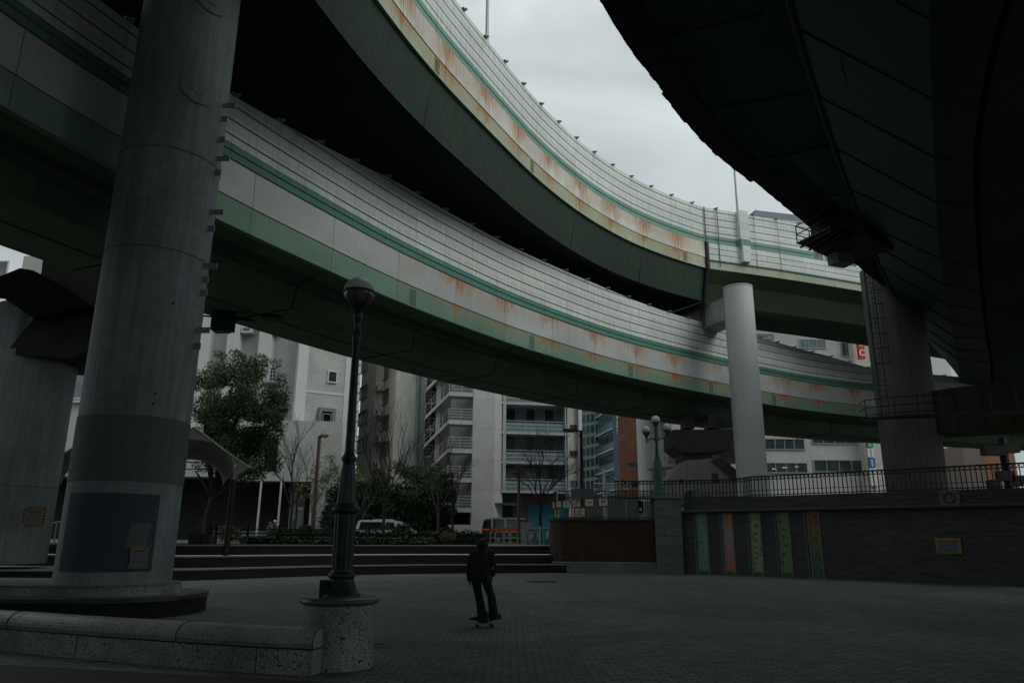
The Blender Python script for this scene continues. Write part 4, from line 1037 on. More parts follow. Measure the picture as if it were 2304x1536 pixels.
for ch, u, v, w_, sx, c_, lab in (('ケ', 1246, 1136, .30, .34, M_haz_y, 'narrow striped letter sign at the left end of the fence, first of its row'), ('ー', 1257, 1134, .30, .75, M_haz_y, 'striped sign with one horizontal stroke, second in the fence row'),
        ('ト', 1274, 1134, .33, .95, M_haz_y, 'striped sign with one upright and a tick, third in the fence row'), ('ボ', 1297, 1132, .34, 1.1, M_haz_y, 'striped sign with a cross and two dots, fourth in the fence row'),
        ('ー', 1326, 1130, .37, 1.1, M_haz_o, 'wide striped sign with one horizontal stroke, fifth in the fence row'), ('ド', 1357, 1129, .39, 1.15, M_haz_o, 'wide striped sign with an upright and two dots, right end of the fence row'),
        ('禁', 1253, 1154, .36, .7, M_haz_y, 'lower striped sign with a dense character at the left of the fence'), ('止', 1305, 1152, .43, 1.1, M_haz_o, 'lower striped sign with a large bold character, largest on the fence')):
    kana(ch, u, v, 39.0, w_, sx, c_, lab)
# handrails at the steps
t = thing('handrail', 'thin steel handrail beside the right end of the seating steps', 'railing', (1.0, 38.4, 0))
for a, b_ in (((-.6, .5), (1.2, .3)), ((1.35, .3), (2.6, .2))):
    m = MB(); m.tube([(a[0], a[1], .42), (a[0], a[1], 1.05), (b_[0], b_[1], 1.08), (b_[0], b_[1], .42)], .014, 6); m.tube([(a[0], a[1], .75), (b_[0], b_[1], .76)], .010, 5); m.build('rail', M_jointgrey, t)
# manhole
p = Vector((1.25, 30.9, 0)); m = MB(); m.cyl((0, 0, .004), .62, .62, .012, 32); m.cyl((0, 0, .016), .5, .5, .004, 32); tag(m.build('manhole_cover', M_steel_dark, None, p), 'flat round manhole cover in the plaza beyond the skater', 'manhole cover')
p = Vector((-2.1, 12.3, 0)); m = MB(); m.lathe([(.16, .004), (.17, .014), (.21, .014), (.22, .004)], 28); tag(m.build('floor_ring', M_steel_dark, None, p), 'small dark ring set in the paving behind the round planter base', 'floor drain')

# ================================================================== FOREGROUND LEFT
def atz(u, v, z=0.0):
    r = ray(u, v); return Vector((0, 0, CAM_H)) + r * ((z - CAM_H) / r.z)
# planter around the huge pier
t = thing('planter', 'two tier curved stone planter at the foot of the huge left pier', 'planter', (-8.84, 17.3, 0))
def arc_body(cx, cy, r, pts_tail, z0, z1, mi, m, lip=0.0, uo=0):
    P = [(cx + r * math.cos(a), cy + r * math.sin(a)) for a in [rad(x) for x in range(-100, 101, 8)]]
    return P
def rounded(Rr, tail):
    P = [(Rr * math.sin(rad(a)), -Rr * math.cos(rad(a))) for a in range(-5, 150, 7)]
    P += [(-2, Rr * .95)] + tail; return P
up = [(-14, -2.2)] + [(-6, -1.85)] + [(x, -1.35) for x in (-2.0,)] + [(1.42 * math.sin(rad(a)), -1.35 * math.cos(rad(a))) for a in range(6, 175, 8)] + [(-14, 2.2)]
lo = [(-14, -4.4), (-6, -2.9), (-2.6, -1.95)] + [(.3 + 1.62 * math.sin(rad(a)), .1 - 1.9 * math.cos(rad(a))) for a in range(0, 175, 8)] + [(-14, 3.2)]
m = MB(); m.prism(lo, 0, .33, 0); m.build('lower_brick', M_brick_red, t)
m = MB(); lo2 = [(p[0] + (.06 if p[0] > 0 else 0), p[1] - .06) for p in lo]; m.prism(lo2, .33, .42, 0); m.build('lower_cap', M_black_stone if False else surf('dark polished coping', (.05, .06, .062), .2, 3, .35), t)
m = MB(); m.prism(up, .42, .60, 0); m.build('upper_tier', M_crack, t)
m = MB(); up2 = [(p[0], p[1] - .03) for p in up]; m.prism(up2, .60, .645, 0); m.build('upper_cap', M_ashlar, t)
# crackle tile bench
path = [atz(-260, 1440), atz(0, 1463), atz(210, 1484), atz(400, 1500), atz(560, 1513), atz(700, 1520)]
cb = curve([(p.x, p.y) for p in path], .25, 1)
t = thing('bench_wall', 'low bench wall covered in cracked pale tile mosaic in the near left corner', 'bench', (0, 0, 0))
m = MB(); m.sweep(cb, [(0, 0), (0, .285), (.42, .285), (.42, 0)], 0); m.build('base', M_crack, t)
m = MB(); m.sweep(cb, [(.012, .285), (.012, .305), (.40, .305), (.40, .285)], 0); m.build('joint', M_black, t)
m = MB(); pr = [(.0, .305)] + [(.20 - .225 * math.cos(a), .36 + .17 * math.sin(a)) for a in [math.pi * k / 12 for k in range(0, 13)]] + [(.40, .305)]
m.sweep(cb, pr, 0); 
for i, s_ in enumerate(m.sm): m.sm[i] = True
m.build('rounded_top', M_crack_fine, t)
m = MB()
for arc in (2.9, 6.0, 8.4):
    p = place_on(cb, arc); tx = Vector((p[3], -p[2], 0)); nn = Vector((p[2], p[3], 0)); o = Vector((p[0], p[1], 0))
    m.tube([o + nn * (a_ + (-.004 if a_ < .2 else .004)) + Vector((0, 0, z + .002)) for a_, z in pr], .007, 4)
for arc in (4.4, 7.3):
    p = place_on(cb, arc); m.tube([(p[0] - p[2] * .002, p[1] - p[3] * .002, 0), (p[0] - p[2] * .002, p[1] - p[3] * .002, .285)], .006, 4)
m.build('tile_joint', M_black, t)
# round tile base + lamp
LX, LY = -2.26, 10.38
t = thing('lamp_plinth', 'round plinth of cracked pale tiles with dark rounded cap under the single globe lamp', 'plinth', (LX, LY, 0))
m = MB(); m.cyl((0, 0, 0), .47, .47, .77, 64); m.build('drum', M_crack, t)
m = MB(); m.lathe([(.0, .77), (.47, .77), (.505, .785), (.52, .81), (.51, .84), (.47, .862), (.0, .865)], 64); m.build('cap', surf('dark lamp plinth stone', (.075, .085, .085), .2, 5, .35), t)
def px_lathe(D, u, prof, z0):
    k = D / FOC * 1.0
    return [(r * D / FOC / 1.02, zat(v, D, u) - z0) for r, v in prof]
t = thing('street_lamp', 'single globe lamp on a dark fluted iron post in the foreground', 'street lamp', (LX, LY, .865))
pr = px_lathe(LY, 775, [(43, 1346), (43, 1338), (38, 1332), (31, 1318), (27, 1305), (25, 1300), (29, 1297), (29, 1290), (24, 1286), (24, 1280)], .865); pr[0] = (pr[0][0], 0)
m = MB(); m.lathe(pr, 32); m.build('foot', M_bronze, t)
def fluted(r0, r1, z0, z1, n=16, amp=.05):
    m = MB(); rows = []; N_ = n * 4
    for z, r in ((z0, r0), (z1, r1)): rows.append([(r * (1 - amp * (.5 + .5 * math.cos(n * 2 * math.pi * k / N_))) * math.cos(2 * math.pi * k / N_), r * (1 - amp * (.5 + .5 * math.cos(n * 2 * math.pi * k / N_))) * math.sin(2 * math.pi * k / N_), z) for k in range(N_)])
    m.grid(rows, 0, None, False, True); return m
P_ = lambda r, v: (r * LY / FOC / 1.02, zat(v, LY, 780) - .865)
a, b_ = P_(23, 1280), P_(24, 1155); fluted(a[0], b_[0], a[1], b_[1], 14, .07).build('lower_shaft', M_bronze, t)
m = MB(); m.lathe([P_(24, 1156), P_(31, 1150), P_(31, 1144), P_(25, 1138), P_(22, 1132)], 32); m.build('collar', M_bronze, t)
a, b_ = P_(22, 1132), P_(15, 1052); fluted(a[0], b_[0], a[1], b_[1], 12, .05).build('upper_shaft', M_bronze, t)
m = MB(); m.lathe([P_(15, 1052), P_(13, 1040), P_(17, 1034), P_(17, 1029), P_(12, 1022), P_(10, 1010)], 24); m.build('collar', M_bronze, t)
m = MB(); m.lathe([P_(10.5, 1010), P_(8.5, 772), P_(10.5, 768), P_(10.5, 752), P_(8, 748), P_(8, 722), P_(11, 718), P_(11, 704), P_(8, 700)], 20); m.build('pole', M_bronze, t)
gz = zat(659, LY, 808) - .865; gr = 36.5 * LY / FOC / .97
m = MB(); m.lathe([P_(8, 702), P_(15, 694), P_(25, 684), P_(27, 680)], 24); m.build('globe_cup', M_bronze, t)
def lampglass():
    k = NB('frosted lamp globe', .35, 0, .5); k.col(k.mix(k.rng(k.noise(k.coord('Object'), 4, 3), .3, .7), (.44, .45, .43), (.55, .56, .53))); return k.m
M_globe = lampglass()
m = MB(); m.sphere((0, 0, gz), gr, 32, 20, 0, 1.0, 0, math.pi * .5); m.build('globe_top', M_globe, t)
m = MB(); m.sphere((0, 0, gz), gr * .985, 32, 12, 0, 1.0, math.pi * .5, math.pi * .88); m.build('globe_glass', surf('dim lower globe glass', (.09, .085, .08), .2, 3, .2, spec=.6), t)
m = MB(); m.lathe([(gr * 1.0, gz - .02), (gr * 1.04, gz - .015), (gr * 1.04, gz + .015), (gr, gz + .02)], 32); m.build('globe_band', M_bronze, t)
for k in range(6):
    a = k * math.pi / 3 + .3; m = MB(); m.tube([(gr * 1.01 * math.sin(q) * math.cos(a), gr * 1.01 * math.sin(q) * math.sin(a), gz + gr * 1.01 * math.cos(q)) for q in [math.pi * (.5 + .36 * i / 8) for i in range(9)]], .009, 5); m.build('globe_rib', M_bronze, t)
m = MB(); m.box((-.20, -.12, .10), (.10, .08, .22)); m.build('junction_box', M_black, t)

# three globe lamp
def tri_lamp():
    D = 39.3; b0 = at(1482, 1106, D); t = thing('street_lamp', 'green iron lamp with three pale globes on the corner post', 'street lamp', (b0.x, D, 3.86)); z0 = 3.86
    Q = lambda r, v: (r * D / FOC, zat(v, D, 1480) - z0); q0 = Q(17, 1106)
    m = MB(); m.lathe([(q0[0], 0), (q0[0], .12), Q(11, 1096), Q(9, 1088), Q(10, 1068), Q(9, 1064), Q(9, 1040), Q(6, 1036), Q(7, 1033), Q(5, 1028)], 24); m.build('base_shaft', M_green_iron, t)
    m = MB(); m.lathe([Q(4.5, 1028), Q(3, 995), Q(5, 990), Q(5, 984), Q(3, 980), Q(3, 962)], 16); m.build('pole', M_green_iron, t)
    for du, v in ((0, 945), (-22, 968), (25, 963)):
        x = du * D / FOC; r = 10.3 * D / FOC; z = zat(v, D, 1480 + du) - z0
        m = MB(); m.lathe([(.04, z - r * 2.1), (.05, z - r * 1.6), (r * .95, z - r * .35)], 16, (x, 0, 0)); m.build('globe_cup', M_green_iron, t)
        m = MB(); m.sphere((x, 0, z), r, 20, 12, 0, 1, 0, math.pi * .66); m.build('globe', M_globe2, t)
        if du: 
            zz = z - r * 2.1; s = 1 if du > 0 else -1
            m = MB(); m.tube([(0, 0, zat(990, D) - z0), (x * .5, 0, zat(987, D) - z0 + .1), (x * .9, 0, zz - .05), (x, 0, zz + .08)], .045, 6); m.tube([(x, 0, zz - .22), (x, 0, zz + .05)], .03, 6); m.build('arm', M_green_iron, t)
M_globe2 = surf('pale frosted globe', (.6, .6, .58), .1, 2, .35)
tri_lamp()
p = at(1566, 1100, 41.5); m = MB(); m.lathe([(1.05, 0), (1.0, .35), (.62, .78), (.4, .85), (0, .87)], 14); tag(m.build('tarpaulin_cover', M_black, None, (p.x, 41.5, 3.45)), 'black covered mound behind the balustrade, in front of the flared pier', 'cover')

# ================================================================== PEOPLE
def skin_body(name, nodes, edges, mat, parent, sub=2):
    """nodes: {key: (x,y,z,r)}"""
    keys = list(nodes); me = bpy.data.meshes.new(name); me.from_pydata([nodes[k][:3] for k in keys], [(keys.index(a), keys.index(b)) for a, b in edges], [])
    o = bpy.data.objects.new(name, me); COL.objects.link(o); md = o.modifiers.new('skin', 'SKIN'); md.use_smooth_shade = True
    for i, k in enumerate(keys):
        r = nodes[k][3]; me.skin_vertices[0].data[i].radius = (r, r) if not isinstance(r, tuple) else r
        me.skin_vertices[0].data[i].use_root = (i == 0)
    sb = o.modifiers.new('sub', 'SUBSURF'); sb.levels = sub; sb.render_levels = sub
    dg = bpy.context.evaluated_depsgraph_get(); nm = bpy.data.meshes.new_from_object(o.evaluated_get(dg)); o.modifiers.clear(); o.data = nm; nm.name = name
    nm.materials.clear(); nm.materials.append(mat)
    for p in nm.polygons: p.use_smooth = True; p.material_index = 0
    o.parent = parent; return o
M_jacket = surf('black navy jacket', (.007, .009, .016), .3, 6, .85); M_trouser = surf('black trousers', (.009, .010, .011), .3, 6, .85); M_hair = surf('black hair', (.008, .008, .008), .3, 20, .7)
M_shoe = surf('dark shoe', (.012, .012, .013), .2, 10, .6); M_denim = surf('washed denim cuff', (.05, .08, .09), .3, 20, .8)
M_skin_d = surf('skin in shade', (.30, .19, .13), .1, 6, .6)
SK = .0086
def sx(u): return (u - 1096) * SK
def sz(v): return (1412 - v) * SK * .968
GZ = .10
t = thing('person', 'person in dark jacket and trousers riding a skateboard, seen from behind', 'person', (-.50, 15.0, 0))
n_ = {'pel': (sx(1087), 0, sz(1297), .11), 'wst': (sx(1086), .04, sz(1284), .10), 'ch': (sx(1089), .13, sz(1266), .12), 'nk0': (sx(1091), .2, sz(1250), .085), 'nk': (sx(1091), .27, sz(1243), .06), 'hd': (sx(1088), .31, sz(1233), .085), 'hd2': (sx(1088), .31, sz(1225), .07),
      'shL': (sx(1071), .17, sz(1257), .05), 'elL': (sx(1061), .10, sz(1287), .028), 'wrL': (sx(1062), .14, sz(1310), .030),
      'shR': (sx(1107), .17, sz(1256), .05), 'elR': (sx(1114), .05, sz(1277), .028), 'wrR': (sx(1112), .10, sz(1298), .030),
      'hpL': (sx(1078), 0, sz(1307), .085), 'knL': (sx(1085), .10, sz(1350), .068), 'anL': (sx(1093), .0, sz(1398), .05),
      'hpR': (sx(1097), 0, sz(1305), .085), 'knR': (sx(1110), .09, sz(1348), .066), 'anR': (sx(1119), .0, sz(1392), .05)}
ed = [('pel', 'wst'), ('wst', 'ch'), ('ch', 'nk0'), ('nk0', 'nk'), ('nk', 'hd'), ('hd', 'hd2'), ('nk0', 'shL'), ('shL', 'elL'), ('elL', 'wrL'), ('nk0', 'shR'), ('shR', 'elR'), ('elR', 'wrR'), ('pel', 'hpL'), ('hpL', 'knL'), ('knL', 'anL'), ('pel', 'hpR'), ('hpR', 'knR'), ('knR', 'anR')]
# hands join the same surface: palm, four fingers, thumb
def add_hand(side, w, dz, curl):
    s = 1 if side == 'R' else -1; x, y, z = w
    n_['pm' + side] = (x + s * .005, y + .005, z - .055, (.020, .034)); ed.append(('wr' + side, 'pm' + side)); n_['kn_' + side] = (x + s * .004, y + .01, z - .085, (.016, .036)); ed.append(('pm' + side, 'kn_' + side))
    for i, (fy, l) in enumerate(((-.030, .062), (-.010, .072), (.010, .068), (.030, .052))):
        a, b_ = 'f%d%s' % (i, side), 'g%d%s' % (i, side)
        n_[a] = (x + s * .002, y + .01 + fy, z - .09 - l * .5, .0095); n_[b_] = (x - s * curl, y + .01 + fy * .9, z - .09 - l, .008); ed.extend([('kn_' + side, a), (a, b_)])
    n_['t1' + side] = (x - s * .012, y + .045, z - .075, .011); n_['t2' + side] = (x - s * .018, y + .055, z - .108, .009); ed.extend([('pm' + side, 't1' + side), ('t1' + side, 't2' + side)])
add_hand('L', n_['wrL'][:3], 0, .02); add_hand('R', n_['wrR'][:3], 0, .015)
skin_body('body', n_, ed, M_skin_d, t, 2)
def loft_rows(rows, n=20):
    """rows: (u, v, half width px, depth m, y)"""
    m = MB(); R_ = [[(sx(u) + hw * SK * math.cos(a), y + d * math.sin(a), sz(v)) for a in [2 * math.pi * k / n for k in range(n)]] for u, v, hw, d, y in rows]
    m.grid(R_, 0, None, True, True); m.face(R_[0]); m.face(list(reversed(R_[-1]))); return m
m = loft_rows([(1090, 1241, 8, .07, .22), (1090, 1245, 11, .09, .21), (1090, 1248, 18, .11, .19), (1089.5, 1253, 23.5, .13, .17), (1089, 1262, 25, .145, .14), (1088, 1273, 24, .14, .09), (1086.5, 1284, 22.5, .135, .05), (1086, 1294, 22.5, .14, .02), (1086.5, 1304, 24, .145, .0), (1087, 1306, 23, .14, 0)])
for sg, P in ((-1, [(1069, 1253, .17), (1064, 1268, .14), (1060.5, 1286, .10), (1061, 1300, .12), (1062.5, 1312, .14)]), (1, [(1108, 1252, .17), (1112, 1264, .11), (1114.5, 1277, .05), (1114, 1289, .07), (1112.5, 1300, .10)])):
    m.tube([(sx(u), y, sz(v)) for u, v, y in P], [.080, .074, .068, .062, .056], 12); m.sphere((sx(P[0][0]), P[0][2], sz(P[0][1] + 1)), .085, 12, 8)
m.build('jacket', M_jacket, t)
m = loft_rows([(1086, 1296, 21, .13, 0), (1086.5, 1305, 23, .14, 0), (1087.5, 1311, 22, .13, 0), (1088, 1315, 15, .08, .01)])
for rows in ([(1077, 1308, 12.5, .12, 0), (1078, 1322, 10.5, .11, .03), (1081, 1338, 9.3, .10, .07), (1085, 1354, 9.2, .095, .08), (1089, 1374, 9.8, .10, .03), (1092, 1390, 10.8, .105, .0), (1094, 1403, 11.2, .11, 0)],
             [(1098, 1308, 12.5, .12, 0), (1102, 1321, 10.5, .11, .03), (1107.5, 1337, 9.2, .10, .07), (1112, 1351, 9.4, .095, .07), (1115, 1370, 9.8, .10, .03), (1117.5, 1386, 10.5, .105, .0), (1119, 1396, 10.8, .11, 0)]):
    q = loft_rows(rows, 16); b_ = len(m.v); m.v += q.v; m.f += [tuple(i + b_ for i in f_) for f_ in q.f]; m.m += q.m; m.sm += q.sm; m.uv += q.uv
m.build('trousers', M_trouser, t)
m = MB(); c = (sx(1088), .27, sz(1231.5)); m.sphere(c, .118, 20, 14, 0, 1.08, 0, math.pi * .72); m.sphere((c[0], c[1] + .0, c[2] + .0), .108, 16, 10, 0, 1.0, 0, math.pi * .8); m.build('hair', M_hair, t)
m = MB()
for s in (-1, 1): m = MB(); m.sphere((c[0] + s * .112, c[1] + .02, c[2] - .045), .028, 10, 8, 0, 1.3); m.build('ear', M_skin_d, t)
m = MB(); m.sphere((c[0], c[1] + .118, c[2] - .06), .018, 8, 6); m.build('nose', M_skin_d, t)
for nm, x, z, an in (('L', sx(1086), .155, rad(-72)), ('R', sx(1124), .175, rad(-100))):
    m = MB(); R_ = Matrix.Rotation(an, 3, 'Z'); rows = []
    for i, (yy, w_, h_) in enumerate(((-.09, .03, .06), (-.07, .042, .09), (0, .045, .085), (.1, .05, .06), (.17, .042, .045), (.2, .02, .03))):
        rows.append([Vector((x, 0, z - .03)) + R_ @ Vector((w_ * math.cos(a), -yy, h_ * .5 + h_ * .5 * math.sin(a))) for a in [2 * math.pi * k / 12 for k in range(12)]])
    m.grid(rows, 0, None, True, True); m.face(rows[-1]); m.face(list(reversed(rows[0]))); m.build('shoe', M_shoe, t)
m = MB(); m.lathe([(.07, 0), (.075, .07), (.07, .1)], 14, (sx(1105), .02, .16)); m.build('cuff', M_denim, t)
t = thing('skateboard', 'skateboard with small wheels under the feet of the rider', 'skateboard', (-.50, 15.0, 0), None, rad(8))
m = MB(); rows = []
for i in range(13):
    f = i / 12; x = -.22 + .44 * f; w_ = .095 * math.sqrt(max(0, 1 - abs(2 * f - 1) ** 6)) + .01; zz = .11 + .045 * max(0, abs(2 * f - 1) - .65) / .35
    rows.append([(x + sx(1096), -w_, zz), (x + sx(1096), w_, zz), (x + sx(1096), w_, zz + .014), (x + sx(1096), -w_, zz + .014)])
m.grid(rows, 0, None, False, True); m.face(rows[0]); m.face(rows[-1]); m.build('deck', M_black, t)
for a in (-.135, .135):
    m = MB(); m.box((sx(1096) + a, 0, .075), (.05, .12, .04)); m.tube([(sx(1096) + a, -.1, .055), (sx(1096) + a, .1, .055)], .012, 6); m.build('truck', M_steel_grey, t)
    for s in (-1, 1):
        m = MB(); m.tube([(sx(1096) + a, s * .085, .032), (sx(1096) + a, s * .12, .032)], .031, 14); m.build('wheel', M_steel_dark, t)
def walker(u, D, h, coat, hat, label, build='adult'):
    p = at(u, 1200, D); t = thing('person', label, 'person', (p.x, D, 1.3)); k = h / 1.7
    nn = {'pel': (0, 0, .92, .12), 'ch': (0, .02, 1.25, .15), 'nk': (0, .03, 1.42, .07), 'hd': (.0, .05, 1.58, .09), 'sL': (-.17, 0, 1.36, .06), 'eL': (-.22, 0, 1.1, .045), 'wL': (-.2, .1, .9, .035), 'sR': (.17, 0, 1.36, .06), 'eR': (.22, .03, 1.1, .045), 'wR': (.2, .12, .9, .035),
          'hL': (-.09, 0, .86, .09), 'kL': (-.1, .12, .5, .065), 'aL': (-.1, .02, .08, .045), 'tL': (-.1, .2, .04, .04), 'hR': (.09, 0, .86, .09), 'kR': (.1, -.02, .5, .065), 'aR': (.1, -.22, .1, .045), 'tR': (.1, -.08, .04, .04)}
    nn = {a: (b[0] * k, b[1] * k, b[2] * k, b[3] * k) for a, b in nn.items()}
    skin_body('body', nn, [('pel', 'ch'), ('ch', 'nk'), ('nk', 'hd'), ('ch', 'sL'), ('sL', 'eL'), ('eL', 'wL'), ('ch', 'sR'), ('sR', 'eR'), ('eR', 'wR'), ('pel', 'hL'), ('hL', 'kL'), ('kL', 'aL'), ('aL', 'tL'), ('pel', 'hR'), ('hR', 'kR'), ('kR', 'aR'), ('aR', 'tR')], M_skin, t, 1)
    m = MB(); m.lathe([(.17 * k, .75 * k), (.18 * k, 1.0 * k), (.2 * k, 1.3 * k), (.1 * k, 1.46 * k)], 14); m.build('coat', coat, t)
    m = MB(); m.sphere((0, .03 * k, 1.62 * k), .115 * k, 12, 8, 0, 1, 0, math.pi * .6); m.build('hat', hat, t)
walker(606, 56.5, 1.45, surf('dark green coat', (.03, .05, .045), .2, 5, .8), surf('brown hair', (.22, .12, .07), .2, 9, .8), 'shorter brown haired pedestrian on the pavement by the planter wall')
walker(616, 57.3, 1.62, surf('navy coat', (.015, .02, .035), .2, 5, .8), M_white, 'taller pedestrian in a white hat and dark coat by the planter wall')
# ================================================================== BUILDINGS
class Facade:
    """a wall plane between two surveyed points; px() turns a sight line into wall coordinates"""
    def __init__(s, name, label, u0, D0, u1, D1, cat='building', zb=1.3, group=None):
        s.A = at(u0, 1150, D0); s.B = at(u1, 1150, D1); s.A.z = s.B.z = 0
        s.d = (s.B - s.A); s.W = s.d.length; s.d.normalize(); s.n = Vector((s.d.y, -s.d.x, 0)); 
        if s.n.y > 0: s.n = -s.n
        s.zb = zb; s.ang = math.atan2(s.d.y, s.d.x); s.t = thing(name, label, cat, (s.A.x, s.A.y, zb), group)
    def sub(s, u0, D0, u1, D1):
        f = Facade.__new__(Facade); f.A = at(u0, 1150, D0); f.B = at(u1, 1150, D1); f.A.z = f.B.z = 0; f.d = f.B - f.A; f.W = f.d.length; f.d.normalize(); f.n = Vector((f.d.y, -f.d.x, 0))
        if f.n.y > 0: f.n = -f.n
        f.zb = s.zb; f.ang = math.atan2(f.d.y, f.d.x); f.t = s.t; f.off = f.A - s.A; return f
    off = Vector((0, 0, 0))
    def px(s, u, v):
        r = ray(u, v); k = s.A.dot(s.n) / (r.x * s.n.x + r.y * s.n.y); P = r * k + Vector((0, 0, CAM_H)); return ((Vector((P.x, P.y, 0)) - s.A).dot(s.d), P.z - s.zb)
    def P(s, x, out, z): return s.off + s.d * x + s.n * out + Vector((0, 0, z))
    def wall(s, ztop, mat, x0=0, x1=None, z0=-.3, depth=8, name='wall', out=0.0):
        x1 = s.W if x1 is None else x1; m = MB()
        q = [s.P(x0, out, 0), s.P(x1, out, 0), s.P(x1, out - depth, 0), s.P(x0, out - depth, 0)]
        m.prism([(p.x, p.y) for p in q], z0, ztop); return m.build(name, mat, s.t)
    def slab(s, x0, x1, z0, z1, out0, out1, mat, name, parent=None):
        m = MB(); c = s.P((x0 + x1) / 2, (out0 + out1) / 2, (z0 + z1) / 2); m.box(c, (abs(x1 - x0), abs(out1 - out0), abs(z1 - z0)), s.ang); return m.build(name, mat, parent or s.t)
    def window(s, x0, x1, z0, z1, frame, pane, cols=1, rows=1, fw=.07, out=.05, recess=0.0, sill=True):
        m = MB(); bx = lambda a, b_, c_, d_, o: m.box(s.P((a + b_) / 2, o / 2, (c_ + d_) / 2), (b_ - a, o, d_ - c_), s.ang)
        bx(x0 - fw, x0, z0 - fw, z1 + fw, out * 2); bx(x1, x1 + fw, z0 - fw, z1 + fw, out * 2); bx(x0, x1, z1, z1 + fw, out * 2); bx(x0, x1, z0 - fw, z0, out * 2.6)
        for k in range(1, cols): x = x0 + (x1 - x0) * k / cols; bx(x - fw * .35, x + fw * .35, z0, z1, out * 1.5)
        for k in range(1, rows): z = z0 + (z1 - z0) * k / rows; bx(x0, x1, z - fw * .35, z + fw * .35, out * 1.4)
        f = m.build('window', frame, s.t); m = MB(); m.box(s.P((x0 + x1) / 2, .015, (z0 + z1) / 2), (x1 - x0, .03, z1 - z0), s.ang); m.build('pane', pane, f); return f
    def wpx(s, u0, v0, u1, v1, frame, pane, **k):
        a = s.px(u0, (v0 + v1) / 2); b_ = s.px(u1, (v0 + v1) / 2); um = (u0 + u1) / 2; return s.window(a[0], b_[0], s.px(um, v1)[1], s.px(um, v0)[1], frame, pane, **k)
    def rail(s, x0, x1, z, h, out, mat, name='railing', bars=3, step=1.4):
        m = MB()
        for k in range(bars): m.tube([s.P(x0, out, z + h * (k + 1) / bars), s.P(x1, out, z + h * (k + 1) / bars)], .025, 4)
        n = max(2, int(abs(x1 - x0) / step) + 1)
        for k in range(n): x = x0 + (x1 - x0) * k / (n - 1); m.tube([s.P(x, out, z), s.P(x, out, z + h)], .025, 4)
        return m.build(name, mat, s.t)
M_tilewall = brick_mat('pale tile cladding', (.43, .43, .41), (.39, .39, .375), (.30, .30, .29), .3, .12, 'UV', .7, .012)
M_plaster = surf('smooth pale render', (.40, .40, .385), .14, .2, .8, streak=.12)
M_stonepale = surf('pale smooth stone', (.50, .51, .50), .1, .4, .7)
M_dkwin = glass_mat('dark window', (.012, .014, .016))
M_winframe = surf('aluminium window frame', (.28, .30, .30), .1, 3, .5, .3)
M_winframe_d = surf('grey window surround', (.14, .15, .145), .15, 3, .6)
M_rail_w = surf('pale railing paint', (.42, .44, .43), .15, 2, .5)
M_dark_open = surf('dark interior', (.008, .008, .008), .2, 2, .9)

# --- 1: pale tiled block on the left
f = Facade('tiled_building', 'pale tiled building with small square windows and a dark entrance behind the evergreen tree', 655, 66, 792, 69)
f.wall(27, M_tilewall, depth=14)
g = f.sub(-60, 68, 655, 66.4); g.wall(27, M_plaster, depth=14, name='recessed_wall', out=-.3)
for u in (461, 529, 600):
    x = g.px(u, 790)[0]; g.slab(x - .55, x + .55, 8, 27, -.3, .7, M_stonepale, 'pilaster')
x, z = f.px(660, 800); f.slab(-.5, .45, 7.5, 27, -.5, .12, M_stonepale, 'corner_pilaster'); f.slab(f.W - 1.5, f.W - .8, 7.5, 27, -.1, .06, M_stonepale, 'corner_pilaster')
z = f.px(700, 880)[1]; f.slab(.45, f.W - 1.5, z - .12, z + .12, 0, .05, M_stonepale, 'band')
for k in range(22): f.slab(f.W - .8, f.W, 6.5 + k * .9, 7.2 + k * .9, 0, .10, M_stonepale, 'quoin')
f.wpx(739, 837, 756, 859, M_stonepale, M_dkwin, fw=.12, out=.06)
o = f.wpx(722, 926, 745, 957, M_winframe_d, M_dkwin, fw=.32, out=.14); f.wpx(726, 932, 742, 955, M_winframe, M_dkwin, fw=.05, out=.09)
g.wpx(604, 829, 621, 856, M_winframe, M_dkwin, fw=.08); a = g.px(598, 862); b_ = g.px(628, 862); g.slab(a[0], b_[0], a[1] - .15, a[1], -.3, 1.0, M_conc, 'balcony_slab'); g.rail(a[0], b_[0], a[1], 1.0, .95, M_rail_w, step=.3)
for u in (560, 619):
    a = g.px(u - 12, 752); b_ = g.px(u + 12, 738); g.slab(a[0], b_[0], a[1], b_[1], -.3, .6, M_stonepale, 'window_box'); g.slab(a[0] + .15, b_[0] - .15, a[1] + .2, b_[1] - .15, .6, .62, M_glass_teal, 'box_window')
g.wpx(148, 822, 190, 895, M_stonepale, M_glass_pale, cols=2, rows=1, fw=.14)
a = g.px(140, 898); b_ = g.px(200, 898); g.slab(a[0], b_[0], a[1] - .3, a[1] - .1, -.3, .1, M_stonepale, 'sill')
g.wpx(-10, 590, 14, 640, M_stonepale, M_glass_pale, cols=1, fw=.14)
# podium and dark entrance
h = f.sub(520, 63.5, 752, 64.6); zt = h.px(640, 945)[1]; ze = h.px(640, 1082)[1]
h.slab(0, h.W, ze, zt, -3, 0, M_plaster, 'podium_wall'); h.slab(h.px(700, 1100)[0], h.W, -.3, ze, -3, 0, M_plaster, 'podium_wall'); h.slab(0, h.px(700, 1100)[0], -.3, ze, -2.9, -2.4, M_dark_open, 'entrance')
a = h.px(594, 985); b_ = h.px(621, 1060); h.slab(a[0], b_[0], b_[1], a[1], 0, .02, M_dark_open, 'opening')
h.slab(h.px(730, 900)[0], h.W, h.px(740, 1170)[1], h.px(740, 965)[1], 0, .03, M_tilewall, 'tile_strip')
k_ = f.sub(-60, 64, 520, 63.5); k_.slab(0, k_.W, ze + .3, ze + 2.6, -3, 0, M_plaster, 'podium_wall'); k_.slab(0, k_.W, -.3, ze + .3, -2.9, -2.4, M_dark_open, 'entrance')
